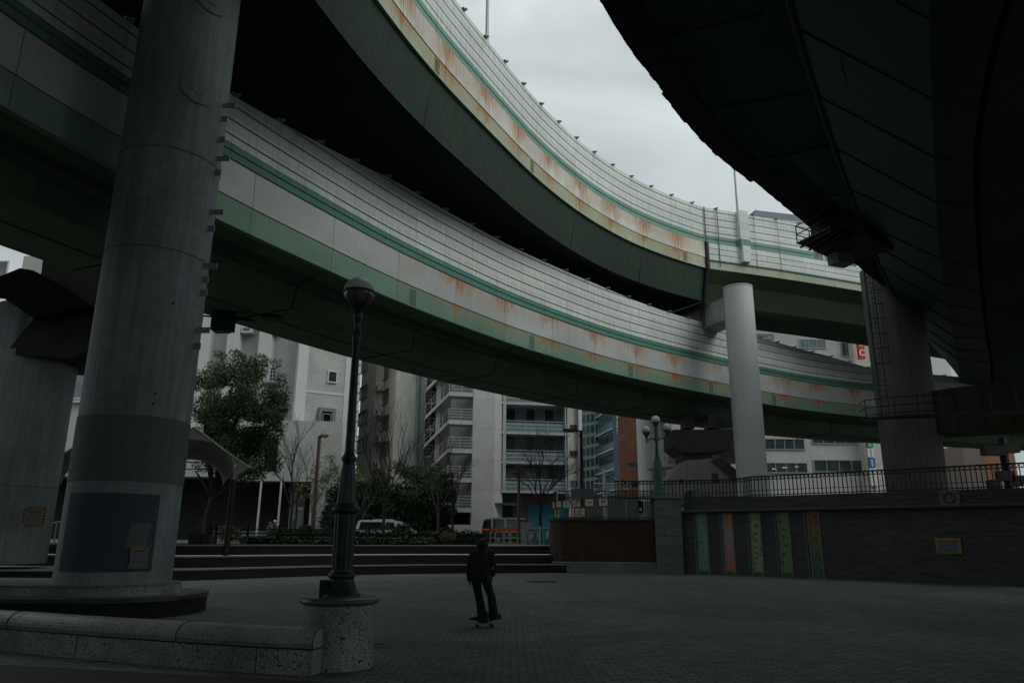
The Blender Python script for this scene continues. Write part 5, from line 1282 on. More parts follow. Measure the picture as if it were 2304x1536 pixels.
for z in (.9, 1.5): k_.slab(0, k_.W, ze + z, ze + z + .08, 0, .02, M_steel_dark, 'louvre')

# --- 2: beige sawtooth building with air conditioners
M_beige = panel_mat('beige render with floor joints', (.55, .53, .48), 40, 2.75, 1.9, dirt=.3)
f = Facade('apartment_building', 'beige block with stacked air conditioners under its windows and a blue downpipe', 877, 69, 940, 69.4)
f.wall(26, M_beige, depth=10)
def acunit(F_, x, z):
    m = MB(); c = F_.P(x, .55, z); m.box(c, (.85, .34, .62), F_.ang); m.box(F_.P(x, .45, z - .36), (1.2, .7, .05), F_.ang)
    m.tube([F_.P(x - .5, .05, z - .8), F_.P(x - .5, .8, z - .38)], .025, 4); m.tube([F_.P(x + .5, .05, z - .8), F_.P(x + .5, .8, z - .38)], .025, 4)
    m.tube([F_.P(x + .42 - .0, .74, z), F_.P(x + .42, .75, z)], .01, 4); o = m.build('air_conditioner', M_acw, F_.t)
    m = MB(); R0 = Matrix.Rotation(F_.ang, 3, 'Z'); c = F_.P(x, .725, z); rows = [[c + R0 @ Vector((.24 * q * math.cos(a), 0, .24 * q * math.sin(a))) for a in [2 * math.pi * k / 14 for k in range(14)]] for q in (.02, 1)]
    m.grid(rows, 0, None, False, True); m.build('fan', M_steel_dark, o)
M_acw = surf('air conditioner casing', (.42, .41, .38), .2, 3, .6)
sa = f.sub(849, 73.2, 877, 69); sa.wall(26, M_beige, depth=3, name='sawtooth_wall')
sb = f.sub(829, 73.2, 849, 73.2); sb.wall(26, M_beige, depth=5, name='wall')
sc_ = f.sub(796, 78, 829, 73.2); sc_.wall(26, M_beige, depth=3, name='sawtooth_wall')
for F_, u0, u1, vs, pn in ((sa, 855, 875, (838, 892, 950, 1008), M_glass), (sc_, 800, 826, (826, 884, 940, 1000), M_glass_teal)):
    for v in vs:
        a, b_ = F_.px(u0, v), F_.px(u1, v); zc = F_.px((u0 + u1) / 2, v)[1]; F_.window(a[0], b_[0], zc - .75, zc + .55, M_winframe_d, pn, cols=3, fw=.06)
        acunit(F_, a[0] + .7, zc - 1.6); acunit(F_, a[0] + 1.9, zc - 1.6)
m = MB(); x = f.px(937, 1000)[0]; m.tube([f.P(x, .15, 0), f.P(x, .15, 26)], .22, 10); m.build('downpipe', surf('blue grey downpipe', (.16, .22, .23), .15, 1, .5), f.t)

# --- 3: block with outside staircase and blue balconies
f = Facade('apartment_building', 'grey white block with zigzag outside stairs and blue balconied front above a teal ground floor', 1060, 66, 1110, 66.4)
M_gw = panel_mat('grey white render with floor joints', (.47, .46, .455), 60, 2.72, 1.75, dirt=.15)
ZT = 24
f.wall(ZT, M_gw, depth=9)
g = f.sub(1110, 66.4, 1130, 67.6); g.wall(ZT, M_gw, depth=5, name='wall')
# recess with stair
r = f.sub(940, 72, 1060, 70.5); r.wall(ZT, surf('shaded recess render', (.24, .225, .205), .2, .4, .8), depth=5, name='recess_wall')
fl = [f.px(1062, v)[1] for v in (1152, 1087, 1023, 957, 892)]; dz = (fl[4] - fl[0]) / 4; 
for k in range(7):
    zf = fl[0] + dz * k; a = f.px(1008, 1000)[0]; b_ = -.02
    f.slab(a, b_, zf, zf + .38, -1.6, 0.0, M_rail_w, 'landing'); f.rail(a, b_, zf + .38, 1.0, -.02, M_rail_w, bars=4, step=1.0); 
    m = MB()
    for j in range(4): m.tube([f.P(a, -.02, zf + .38 + .25 * (j + 1)), f.P(a, -1.6, zf + .38 + .25 * (j + 1))], .025, 4)
    m.build('railing', M_rail_w, f.t)
    if k:                                                # flight running down to the left and back
        x0, x1 = a, a - 2.0; z1 = zf + .2; z0 = zf - dz + .3; m = MB()
        q = [f.P(x0, -.05, z1 - .15), f.P(x0, -.05, z1 + .18), f.P(x1, -1.3, z0 + .55), f.P(x1, -1.3, z0 + .2)]
        q2 = [p - f.n * 1.0 for p in q]; m.face(q); m.face(list(reversed(q2))); m.face([q[0], q[3], q2[3], q2[0]]); m.face([q[1], q2[1], q2[2], q[2]])
        m.build('stair_flight', M_rail_w, f.t); m = MB()
        for j in (.35, .7, 1.0): m.tube([q[1] + Vector((0, 0, j)), q[2] + Vector((0, 0, j))], .025, 4)
        for j in range(5): p = q[1].lerp(q[2], j / 4); m.tube([p, p + Vector((0, 0, 1.0))], .02, 4)
        m.build('stair_railing', M_rail_w, f.t)
        a2, b2 = r.px(943, 1000)[0], r.px(985, 1000)[0]; r.slab(a2, b2, zf + .1, zf + .25, 0, 1.2, M_rail_w, 'balcony_slab'); r.rail(a2, b2, zf + .25, 1.0, 1.15, M_rail_w, bars=3, step=.7)
        r.window(r.px(968, 1000)[0], r.px(982, 1000)[0], zf + .3, zf + 2.0, M_winframe, M_dkwin, cols=1)
x = f.px(988, 1000)[0]; m = MB(); m.box(f.P(x, -1.8, 12), (.4, .4, 24), f.ang); m.build('column', M_cream, f.t)
a = f.px(1008, 1000)[0]; f.slab(a, 0, -.3, fl[0] - 1.05, -1.4, 0, M_gw, 'stair_base'); f.slab(a, 0, fl[0] - 1.05, fl[0] - .0, -1.5, -1.4, M_dark_open, 'opening'); f.slab(a - .25, a, -.3, fl[0] + 1.4, -1.4, .02, M_gw, 'stair_wall')
a = f.px(1045, 0); 
# blue balconies
b = f.sub(1130, 67.6, 1278, 68.6); M_bluewall = surf('blue grey balcony wall', (.21, .26, .30), .12, .4, .7)
b.slab(0, b.W, b.px(1200, 1112)[1], ZT, -6, -1.5, M_bluewall, 'wall'); b.slab(b.W - .15, b.W, b.px(1200, 1112)[1], ZT, -6, -.2, M_bluewall, 'wall')
for v in (1106, 1041, 975, 909, 845):
    z = b.px(1200, v)[1]; b.slab(-.2, b.W + .3, z - .12, z + .1, -1.5, .25, M_rail_w, 'balcony_slab'); b.rail(-.1, b.W + .2, z + .1, 1.0, .2, M_rail_w, bars=3, step=1.9)
    b.slab(.1, b.W, z + .15, z + .95, .08, .11, surf('blue balcony screen', (.20, .27, .30), .1, .6, .5), 'balcony_screen')
    if v < 1100 or True:
        for u in (1155, 1200, 1243):
            p = b.px(u, v - 38); pp = b.px(u - 9, v - 38)[0], b.px(u + 10, v - 38)[0]
            m = MB(); fr = b.slab(pp[0] - .07, pp[1] + .07, z + 1.25, z + 2.55, -1.5, -1.44, M_winframe, 'window'); b.slab(pp[0], pp[1], z + 1.32, z + 2.48, -1.44, -1.425, M_dkwin, 'pane', fr)
for u in (1134,): x = b.px(u, 1000)[0]; m = MB(); z0 = b.px(1140, 1106)[1]; m.box(b.P(x, .1, (z0 + ZT) / 2), (.28, .28, ZT - z0), b.ang); m.build('column', M_rail_w, b.t)
for u in (1276, 1271): x = b.px(u, 1000)[0]; m = MB(); m.tube([b.P(x, .3, 3), b.P(x, .3, ZT)], .05, 6); m.build('drain_pipe', M_rail_w, b.t)
# ground floor
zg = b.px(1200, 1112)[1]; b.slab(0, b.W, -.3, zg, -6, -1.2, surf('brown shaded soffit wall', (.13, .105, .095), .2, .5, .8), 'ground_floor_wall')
a, c_ = b.px(1192, 1160)[0], b.px(1283, 1160)[0]; b.slab(a, c_, -.3, b.px(1230, 1134)[1], -1.2, -1.1, M_teal, 'teal_wall')
a, c_ = b.px(1122, 1160)[0], b.px(1160, 1160)[0]; b.slab(a + .6, c_, -.3, b.px(1140, 1138)[1], -1.2, -1.12, M_dkwin, 'entrance_door'); b.slab(-1.0, b.px(1160, 1135)[0], b.px(1140, 1137)[1], b.px(1140, 1132)[1], -1.2, .9, surf('teal canopy', (.03, .08, .085), .2, 2, .5), 'entrance_canopy')
a = f.px(1101, 1165)[0]; c_ = f.px(1112, 1165)[0]; o = f.slab(a, c_, f.px(1106, 1174)[1], f.px(1106, 1164)[1], 0, .05, M_blue, 'notice_board'); f.slab(a + .05, c_ - .05, f.px(1106, 1172.5)[1], f.px(1106, 1167)[1], .05, .06, M_white, 'panel', o)
# --- 4: narrow cream tower edge beside the balconies
f = Facade('building', 'narrow cream building edge with small paired windows right of the blue balconies', 1280, 69.5, 1306, 70)
f.wall(26, M_cream, depth=8)
for v in (962, 1020, 1087):
    f.wpx(1283, v - 6, 1287.5, v + 6, M_winframe_d, M_dkwin, fw=.03); f.wpx(1290, v - 6, 1297, v + 6, M_winframe_d, M_dkwin, fw=.03)
m = MB(); x = f.px(1302, 1000)[0]; m.box(f.P(x, .2, 13), (.35, .4, 26), f.ang); m.build('column', M_stonepale, f.t)
# --- 5: distant pale grid building
M_grid = surf('pale grid cladding', (.36, .41, .41), .15, .1, .7)
f = Facade('office_building', 'distant pale building with a grid of teal windows and slanted balconies beyond the street', 1300, 118, 1352, 118)
f.wall(46, M_grid, depth=10)
W0 = None
for r_ in range(9):
    for c_ in range(5):
        u = 1313 + c_ * 10; v = 917 + r_ * 25
        p = f.px(u, v + c_ * -1.5)
        if W0 is None: W0 = f.window(p[0] - .27, p[0] + .27, p[1] - .62, p[1] + .62, M_grid, M_glass_teal, fw=.03, out=.03); W0p = p
        else:
            o = W0.copy(); COL.objects.link(o); o.parent = f.t; dd = f.d * (p[0] - W0p[0]) + Vector((0, 0, p[1] - W0p[1])); o.location = dd
            q = W0.children[0].copy(); COL.objects.link(q); q.parent = o
g = f.sub(1350, 118, 1392, 108); g.wall(46, M_grid, depth=8, name='side_wall')
for r_ in range(11):
    z = g.px(1370, 1108)[1] + r_ * 3.2 * .93; g.slab(0, g.W, z, z + .22, 0, .5, M_rail_w, 'balcony_slab'); g.slab(0, g.W * .97, z + .25, z + 1.2, .3, .35, surf('teal grey balcony glass', (.08, .12, .125), .2, .5, .4), 'balcony_screen'); g.slab(.3, g.W * .95, z + 1.3, z + 2.7, 0, .04, M_glass if r_ % 3 else M_glass_teal, 'window_band')
f2 = Facade('sign_tower', 'dark blue grey tower strip with white vertical lettering beside the brown building', 1384, 106, 1398, 104); M_slate = surf('slate tower', (.06, .08, .085), .2, .2, .6)
f2.wall(46, M_slate, depth=4)
for i, chx in enumerate('MIRACL'):
    p = f2.px(1389.5, 938 + i * 6.6); q = f2.P(p[0], .05, p[1]); text_mesh(chx, .75, M_white, 'letter', f2.t, q, (rad(90), 0, f2.ang))
# --- 6: brown tiled building
M_brown = brick_mat('brown tile tower', (.26, .10, .05), (.19, .075, .042), (.10, .05, .035), .5, .22, 'UV', .7, .03)
f = Facade('office_building', 'tall windowless brown tiled building in the centre distance', 1397, 98, 1452, 96); f.wall(44, M_brown, depth=10)
# --- 7: right pale office building
M_off = panel_mat('pale tile office wall', (.43, .42, .40), 6.0, 3.4, 1.0, dirt=.18)
f = Facade('office_building', 'pale office building with long window bands behind the round white pillar', 1520, 92, 1950, 92)
f.wall(28, M_off, depth=16)
for (u0, u1, v0, v1, n_c) in ((1500, 1530, 1018, 1040, 2), (1618, 1657, 1012, 1032, 3), (1722, 1808, 988, 1010, 4), (1722, 1815, 1042, 1062, 4), (1828, 1926, 985, 997, 4), (1832, 1944, 1036, 1060, 4)):
    f.wpx(u0, v0, u1, v1, M_winframe, M_glass, cols=n_c, fw=.12, out=.05)
for (u0, u1, v0, v1) in ((1737, 1745, 1055, 1056), (1760, 1772, 1052, 1053), (1788, 1796, 1050, 1051)):
    a, b_ = f.px(u0, v0), f.px(u1, v1); f.slab(a[0], b_[0], a[1], a[1] + .06, .05, .055, emit_mat('ceiling light strip', (.9, .9, .8), .35), 'ceiling_light')
f.wpx(1800, 765, 1856, 782, M_winframe, M_glass_pale, cols=3, fw=.12); f.wpx(1893, 772, 1914, 800, M_winframe, M_glass, cols=2, fw=.1); f.wpx(1702, 752, 1740, 762, M_winframe, M_glass_pale, cols=3)
sg = thing('vertical_sign', 'red vertical sign with white capital letters between the two roads', 'sign', f.P(f.px(1922, 800)[0], 1.9, f.px(1922, 812)[1]) + Vector((f.A.x, f.A.y, 1.3)), None, f.ang)
zh = f.px(1922, 770)[1] - f.px(1922, 815)[1]
m = MB(); m.box((0, 0, zh / 2), (.75, .5, zh + .4)); m.build('board', M_red, sg)
text_mesh('C', 1.1, M_white, 'letter', sg, (0, -.26, zh * .20), ext=.02); text_mesh('E', 1.1, M_white, 'letter', sg, (0, -.26, zh * .68), ext=.02)
x = f.px(1952, 1000)[0]; g = f.sub(1950, 92, 1962, 91); g.wall(28, M_cream, depth=6, name='wall')
h = f.sub(1962, 93.5, 2000, 93.5); h.wall(28, M_off, depth=6, name='wall')
sg = thing('vertical_sign', 'tall stacked signboard in green, white and blue on the corner of the pale office', 'sign', f.P(x - .25, .7, 0) + Vector((f.A.x, f.A.y, 1.3)))
R0 = Matrix.Rotation(f.ang, 3, 'Z')
for (v0, v1, mt) in ((988, 1009, M_green_sign), (1010, 1031, M_white), (1032, 1053, M_blue), (1054, 1076, M_white), (1076, 1096, M_white)):
    za, zb_ = f.px(1950, v1)[1], f.px(1950, v0)[1]; m = MB(); m.box((0, 0, (za + zb_) / 2), (.75, .9, zb_ - za - .06), f.ang); m.build('sign_panel', mt, sg)
    m = MB()
    for k in range(5): m.box((0, -.46, za + (zb_ - za) * (.18 + .16 * k)), (.22, .02, (zb_ - za) * .1), f.ang)
    m.build('lettering', M_white if mt is not M_white else M_steel_grey, sg)
m = MB(); m.tube([(0, 0, 0), (0, 0, f.px(1950, 985)[1])], .09, 8); m.build('pole', M_steel_dark, sg)
# --- 8: tall white building behind the far span
f = Facade('office_building', 'tall white building with blue grey flat roof seen above the far span', 1758, 112, 1990, 116)
zt = f.px(1800, 497)[1]; M_tall = panel_mat('white tall building wall', (.50, .52, .53), 5.5, 3.6, 1.0, dirt=.12)
f.wall(zt, M_tall, depth=14); f.slab(-.1, 9, zt, zt + 1.0, -10, .05, surf('blue grey roof house', (.17, .22, .26), .1, .5, .6), 'roof_house')
a = f.px(1835, 560)[0]; m = MB(); m.tube([f.P(.8, -1, zt + 1), f.P(.8, -1, zt + 2.0)], .03, 4); m.build('antenna', M_steel_dark, f.t)
f.wpx(1832, 566, 1850, 600, M_winframe, M_glass_pale, cols=2); f.wpx(1860, 570, 1880, 606, M_winframe, M_glass_pale, cols=2); f.wpx(1890, 575, 1925, 612, M_winframe, M_glass_pale, cols=3)
g = f.sub(1690, 114, 1758, 112.2); g.wall(f.px(1760, 700)[1], M_tall, depth=10, name='annex_wall')
# --- 9: buildings right of the broad pier
f = Facade('building', 'plain white building wall seen between the broad pier and the dark overhead road', 2060, 94, 2187, 94); f.wall(26, surf('bright white wall', (.56, .57, .55), .08, .2, .7), depth=10)
g = f.sub(2187, 96, 2222, 96); g.wall(f.px(2200, 842)[1], M_off, depth=6, name='side_wall')
f = Facade('building', 'low pinkish brown building at the far right beyond the balustrade', 2187, 80, 2232, 80); f.wall(f.px(2200, 1000)[1], surf('pinkish brown wall', (.24, .19, .175), .15, .4, .8), depth=5)
f = Facade('building', 'small orange fronted shop at the far right beyond the balustrade', 2233, 84, 2304, 84); f.wall(f.px(2250, 1008)[1], surf('orange shop wall', (.32, .15, .08), .2, .8, .8), depth=5); f.slab(1.5, 1.9, -.3, 9, 0, .3, M_stonepale, 'column'); f.slab(3.0, 6.0, 3.2, 5.0, 0, .1, M_glass_pale, 'shop_window')

# ================================================================== TREES
def branch(m, p, d, l, r, depth, rnd, spread, up, tips=None, mi=0):
    n = 3; pts = [p]; q = p.copy(); dd = d.copy()
    for k in range(n):
        dd = (dd + Vector((rnd.gauss(0, .1), rnd.gauss(0, .1), rnd.gauss(up, .06)))).normalized(); q = q + dd * (l / n); pts.append(q.copy())
    m.tube(pts, r, 5 if depth > 2 else 3, mi, r * .6, caps=False)
    if depth <= 0:
        if tips is not None: tips.append(q)
        return
    for k in range(rnd.choice((2, 3, 3)) if depth < 5 else 3):
        a = dd.orthogonal().normalized(); a.rotate(Matrix.Rotation(rnd.uniform(0, 6.28), 3, dd)); nd = (dd + a * rnd.uniform(spread * .6, spread * 1.3)).normalized()
        st = pts[rnd.choice((1, 2, 3))] if k else pts[-1]
        branch(m, st, nd, l * rnd.uniform(.62, .85), r * .6, depth - 1, rnd, spread, up, tips, mi)
def bare_tree(u, vb, vt, D, label, seed, spread=.55, mat=None, r=.11, zb=1.3, leaves_n=0, depth=5, lean=0.0, tf=.36):
    b0 = at(u, 1200, D); h = zat(vt, D, u) - zb; t = thing('tree', label, 'tree', (b0.x, D, zb), 'bare winter trees' if not leaves_n else 'young leafing trees'); rnd = random.Random(seed)
    hb = h * tf; m = MB(); m.tube([(0, 0, 0), (lean * .3, .02, hb * .5), (lean * .6, 0, hb)], r, 8, 0, r * .72); m.build('trunk', mat or M_bark, t)
    m = MB(); tips = []; st = Vector((lean * .6, 0, hb))
    for k in range(4):
        a = k * 1.57 + rnd.uniform(0, 1); branch(m, st - Vector((0, 0, rnd.uniform(0, hb * .3))), Vector((math.cos(a) * spread, math.sin(a) * spread, 1)).normalized(), h * .25, r * .5, depth - 1, rnd, spread, .06, tips)
    branch(m, st, Vector((0, 0, 1)), h * .26, r * .62, depth, rnd, spread * .8, .08, tips)
    m.build('branches', mat or M_bark, t)
    if leaves_n:
        m = MB(); leaves(m, [(p.x, p.y, p.z, .3, .3, .22) for p in tips], leaves_n, .09, 0, seed); m.build('crown', M_leaf_young, t)
    return t
bare_tree(652, 1190, 955, 58, 'bare tree with thin upright twigs in front of the tiled building entrance', 11, .5, r=.12)
bare_tree(862, 1200, 930, 57, 'tall bare tree left of the staircase, rising above the white minivan', 12, .45, r=.13)
bare_tree(985, 1200, 990, 55, 'pale twigged bare tree in front of the dark evergreens', 13, .6, M_bark_pale, .09)
bare_tree(1018, 1195, 1040, 52, 'slim bare tree standing against the staircase base', 14, .4, r=.09, depth=4, tf=.5)
bare_tree(1216, 1205, 1000, 52, 'bare tree spreading in front of the blue balconies', 15, .62, r=.13, tf=.42)
bare_tree(815, 1200, 1040, 60, 'pale twigged bare tree just right of the foreground lamp post', 16, .6, M_bark_pale, .07, depth=4)
bare_tree(432, 1215, 1085, 42, 'pale branched small tree right beside the huge left pier', 17, .55, M_bark_pale, .08, depth=4)
bare_tree(742, 1195, 1035, 60, 'young tree with yellow green leaves right of the brown street lamp', 18, .5, r=.07, leaves_n=1300, depth=4)
bare_tree(700, 1195, 1060, 62, 'young yellow green tree behind the brown street lamp post', 19, .5, r=.06, leaves_n=1000, depth=4)

def big_evergreen():
    D = 47; b0 = at(466, 1225, D); t = thing('tree', 'big rounded evergreen tree standing just right of the huge left pier', 'tree', (b0.x, D, 1.3)); rnd = random.Random(4); K = D / FOC
    m = MB(); m.tube([(0, 0, 0), (-.1, 0, 1.6), (.15, .1, 3.2)], .34, 10, 0, .24); tips = []
    L_ = lambda u, v: Vector(((u - 484) * K * .98, 0, zat(v, D, u) - 1.3))
    for u, v in ((440, 1060), (470, 980), (520, 940), (560, 1000), (590, 1050), (500, 870), (445, 900), (540, 860)):
        e_ = L_(u, v); m.tube([(.1, 0, 2.6), Vector((.1, 0, 2.6)).lerp(e_, .5) + Vector((rnd.uniform(-.3, .3), rnd.uniform(-.5, .5), .4)), e_], .13, 6, 0, .04)
    m.build('trunk', M_bark, t)
    bl = []
    prof = [(455, 800, 22), (500, 795, 22), (470, 830, 34), (530, 818, 30), (578, 815, 26), (610, 850, 22), (450, 880, 40), (500, 870, 45), (560, 865, 42), (600, 895, 34), (450, 940, 42), (505, 935, 48), (560, 930, 46), (605, 945, 30), (455, 1000, 36), (510, 990, 46), (565, 985, 42), (600, 1000, 26), (540, 1040, 40), (590, 1035, 30), (570, 1075, 30), (600, 1060, 24), (480, 915, 50), (530, 900, 50), (580, 920, 44), (530, 970, 52), (480, 970, 48), (585, 965, 40), (500, 1020, 44), (555, 1010, 44), (440, 850, 30), (520, 840, 40), (560, 835, 34), (470, 1045, 26), (545, 1085, 22), (628, 915, 14), (632, 905, 10)]
    for u, v, r in prof:
        c = L_(u, v); R_ = r * K
        for k in range(3 if r > 25 else 2):
            bl.append((c.x + rnd.uniform(-.5, .5) * R_, rnd.uniform(-1.7, 1.7) * (1 if r > 28 else .5), c.z + rnd.uniform(-.4, .4) * R_, R_ * rnd.uniform(.55, .85), R_ * .9, R_ * rnd.uniform(.45, .7)))
    m = MB(); leaves(m, bl, 56000, .082, 0, 9); m.build('crown', M_leaf, t)
big_evergreen()
def dark_trees():
    for (u, vt, D, w_, lab, sd_) in ((812, 1078, 64, 40, 'dark evergreen bush at the tail of the white minivan', 26), (942, 1062, 62.5, 44, 'broad dark evergreen bush in front of the blue downpipe foot', 27), (845, 1060, 63, 52, 'dark evergreen shrub tree directly behind the white minivan', 21), (908, 1036, 64, 58, 'dark bushy evergreen in front of the beige block downpipe', 22), (962, 1040, 63, 52, 'dark evergreen with light sprouting top beside the outside stairs', 23), (1003, 1058, 62, 26, 'narrow dark evergreen against the stair base', 24), (765, 1075, 62, 46, 'dark evergreen hidden behind the foreground lamp post', 25)):
        b0 = at(u, 1200, D); K = D / FOC; h = zat(vt, D, u) - 1.3; t = thing('tree', lab, 'tree', (b0.x, D, 1.3), 'dark evergreens below the beige block'); r_ = random.Random(sd_)
        m = MB(); m.tube([(0, 0, 0), (.1, 0, h * .5), (0, 0, h * .8)], .14, 6, 0, .05); m.build('trunk', M_bark, t)
        bl = []
        for k in range(30): z = r_.uniform(.05, .93); R_ = w_ * K * (.45 if z < .8 else .3); bl.append((r_.uniform(-.6, .6) * w_ * K * (1.15 - z * .6), r_.uniform(-.9, .9), h * z, R_ * 1.15, R_, R_ * .8))
        m = MB(); leaves(m, bl, 9000, .12, 0, sd_); m.build('crown', M_leaf_dark if sd_ != 23 else M_leaf, t)
dark_trees()
def shrub(u, v, D, r, mat, label, n=1400, seed=1, s=.07):
    p = at(u, v, D); m = MB(); rr = random.Random(seed); leaves(m, [(rr.uniform(-.4, .4) * r, rr.uniform(-.3, .3) * r, r * .75 + rr.uniform(-.25, .25) * r, r * .6, r * .6, r * .5) for _ in range(7)], n, s, 0, seed)
    for k in range(6): a = k; m.tube([(0, 0, -.05), (math.cos(a) * r * .4, math.sin(a) * r * .4, r * .7)], .015, 4, 1)
    tag(m.build('shrub', [mat, M_bark], None, (p.x, D, 1.3)), label, 'shrub')
shrub(517, 1180, 56, 1.0, M_leaf_brown, 'rounded rusty green shrub on the street side of the evergreen trunk', 2200, 31, .09)
shrub(1008, 1215, 42.4, .5, M_leaf_brown, 'small brown twiggy shrub in front of the dark hedge', 700, 32, .05)
shrub(905, 1165, 47, .85, M_leaf_dark, 'dark shrub overlapping the white minivan side', 1800, 33)
shrub(690, 1190, 47, .8, M_leaf_dark, 'dark shrub left of the foreground lamp post base', 1800, 34)
shrub(735, 1195, 47, .6, M_leaf_dark, 'low dark shrub touching the foreground lamp post', 1200, 35)

# ================================================================== STREET OBJECTS
def wheel(m_parent, x, y, r, wth=.2):
    m = MB(); m.tube([(x, y - wth / 2, r), (x, y + wth / 2, r)], r, 20); o = m.build('wheel', M_black, m_parent); m = MB(); m.tube([(x, y - wth / 2 - .01, r), (x, y + wth / 2 + .01, r)], r * .6, 14); m.build('rim', M_steel_grey, o)
def van(name, label, loc, rz, prof, W, glass, paint, stripes=(), zk=1.0):
    """prof: side outline (x,z); glass: list of quads on the side; symmetric"""
    t = thing(name, label, 'van', loc, None, rz); m = MB(); n = len(prof)
    tum = lambda z: W / 2 - max(0, z - .95) * .13
    L_ = [(x, -tum(z), z) for x, z in prof]; R_ = [(x, tum(z), z) for x, z in prof]
    m.face(L_); m.face(list(reversed(R_)))
    for i in range(n): j = (i + 1) % n; m.face([L_[j], L_[i], R_[i], R_[j]], 0, None, False)
    o = m.build('body', paint, t); bv = o.modifiers.new('bevel', 'BEVEL'); bv.width = .06; bv.segments = 2; bv.limit_method = 'ANGLE'
    for q in glass:
        for s in (-1, 1):
            m = MB(); m.face([(x, s * (tum(z * zk) + .012), z * zk) for x, z in q]); m.build('side_window', M_dkwin, t)
    for (x0, x1, z0, z1, mt) in stripes:
        for s in (-1, 1): m = MB(); m.box(((x0 + x1) / 2, s * (W / 2 + .002), (z0 + z1) / 2), (x1 - x0, .02, z1 - z0)); m.build('stripe', mt, t)
    return t
pr = [(-2.35, .35), (-2.38, 1.0), (-2.2, 1.12), (-2.05, 1.78), (-1.9, 1.9), (.75, 1.9), (1.15, 1.8), (1.9, 1.22), (2.35, .98), (2.42, .35)]
p = at(868, 1190, 60.0)
t = van('minivan', 'white minivan parked on the street behind the hedge', (p.x, 60.0, 1.3), 0, [(x, z * .91) for x, z in pr], 1.8,
        [[(-1.95, 1.14), (-.15, 1.14), (-.05, 1.74), (-1.85, 1.74)], [(.05, 1.14), (.85, 1.14), (.75, 1.70), (.12, 1.74)], [(.95, 1.14), (1.6, 1.14), (1.15, 1.62)]], M_rope, zk=.91)
m = MB(); m.face([(-2.2 - .045, .7, 1.08), (-2.2 - .045, -.7, 1.08), (-2.08 - .03, -.66, 1.56), (-2.08 - .03, .66, 1.56)]); m.build('rear_window', M_dkwin, t)
for s in (-1, 1): m = MB(); m.box((-2.33, s * .8, 1.0), (.1, .16, .28)); m.build('tail_light', M_red, t)
for s in (-1, 1): m = MB(); m.box((2.25, s * .72, .9), (.25, .3, .14)); m.build('headlight', M_glass_pale, t)
for x in (-1.45, 1.5):
    for y in (-.82, .82): wheel(t, x, y, .34)
m = MB(); m.box((-.2, 0, 1.77), (1.5, 1.0, .09)); m.build('roof_box', M_acw, t)
M_or = surf('orange stripe', (.75, .10, .02), .05, 3, .4); M_lime = surf('lime stripe', (.25, .40, .05), .05, 3, .4); M_dgreen = surf('dark green body paint', (.015, .035, .025), .1, 2, .3, spec=.6)
pr = [(-1.75, .35), (-1.78, 1.05), (-1.66, 1.72), (-1.5, 1.85), (1.0, 1.85), (1.45, 1.15), (1.78, 1.0), (1.82, .35)]
p = at(1143, 1190, 57.0)
t = van('minivan', 'two tone minivan with white roof and orange stripe parked before the teal wall', (p.x, 57.0, 1.3), rad(24), pr, 1.68,
        [[(-1.55, 1.14), (-.65, 1.14), (-.65, 1.70), (-1.45, 1.70)], [(-.5, 1.14), (.35, 1.14), (.3, 1.70), (-.5, 1.70)], [(.45, 1.14), (1.2, 1.14), (.95, 1.64), (.45, 1.70)]], M_dgreen, [(-1.74, 1.3, .93, 1.13, M_or), (-1.6, 1.5, .44, .5, M_lime)])
m = MB(); m.box((-.25, 0, 1.83), (2.6, 1.5, .10)); m.build('roof', M_rope, t)
m = MB(); 
for x in (-1.62, -.58, .4):
    for s in (-1, 1): m.box((x, s * .80, 1.42), (.13, .06, .66))
m.build('window_pillar', M_rope, t)
m = MB(); m.face([(-1.80, .62, 1.14), (-1.80, -.62, 1.14), (-1.70, -.58, 1.68), (-1.70, .58, 1.68)]); m.build('rear_window', M_dkwin, t)
m = MB(); m.box((-1.79, 0, 1.03), (.03, 1.5, .12)); m.build('stripe', M_or, t)
for x in (-1.15, 1.15):
    for y in (-.76, .76): wheel(t, x, y, .31)
m = MB(); m.box((0, 0, .75), (.8, .5, 1.5)); tag(m.build('utility_cabinet', M_steel_grey, None, (at(1185, 1200, 53).x, 53, 1.3)), 'pale grey utility cabinet beside the two tone minivan', 'utility box')
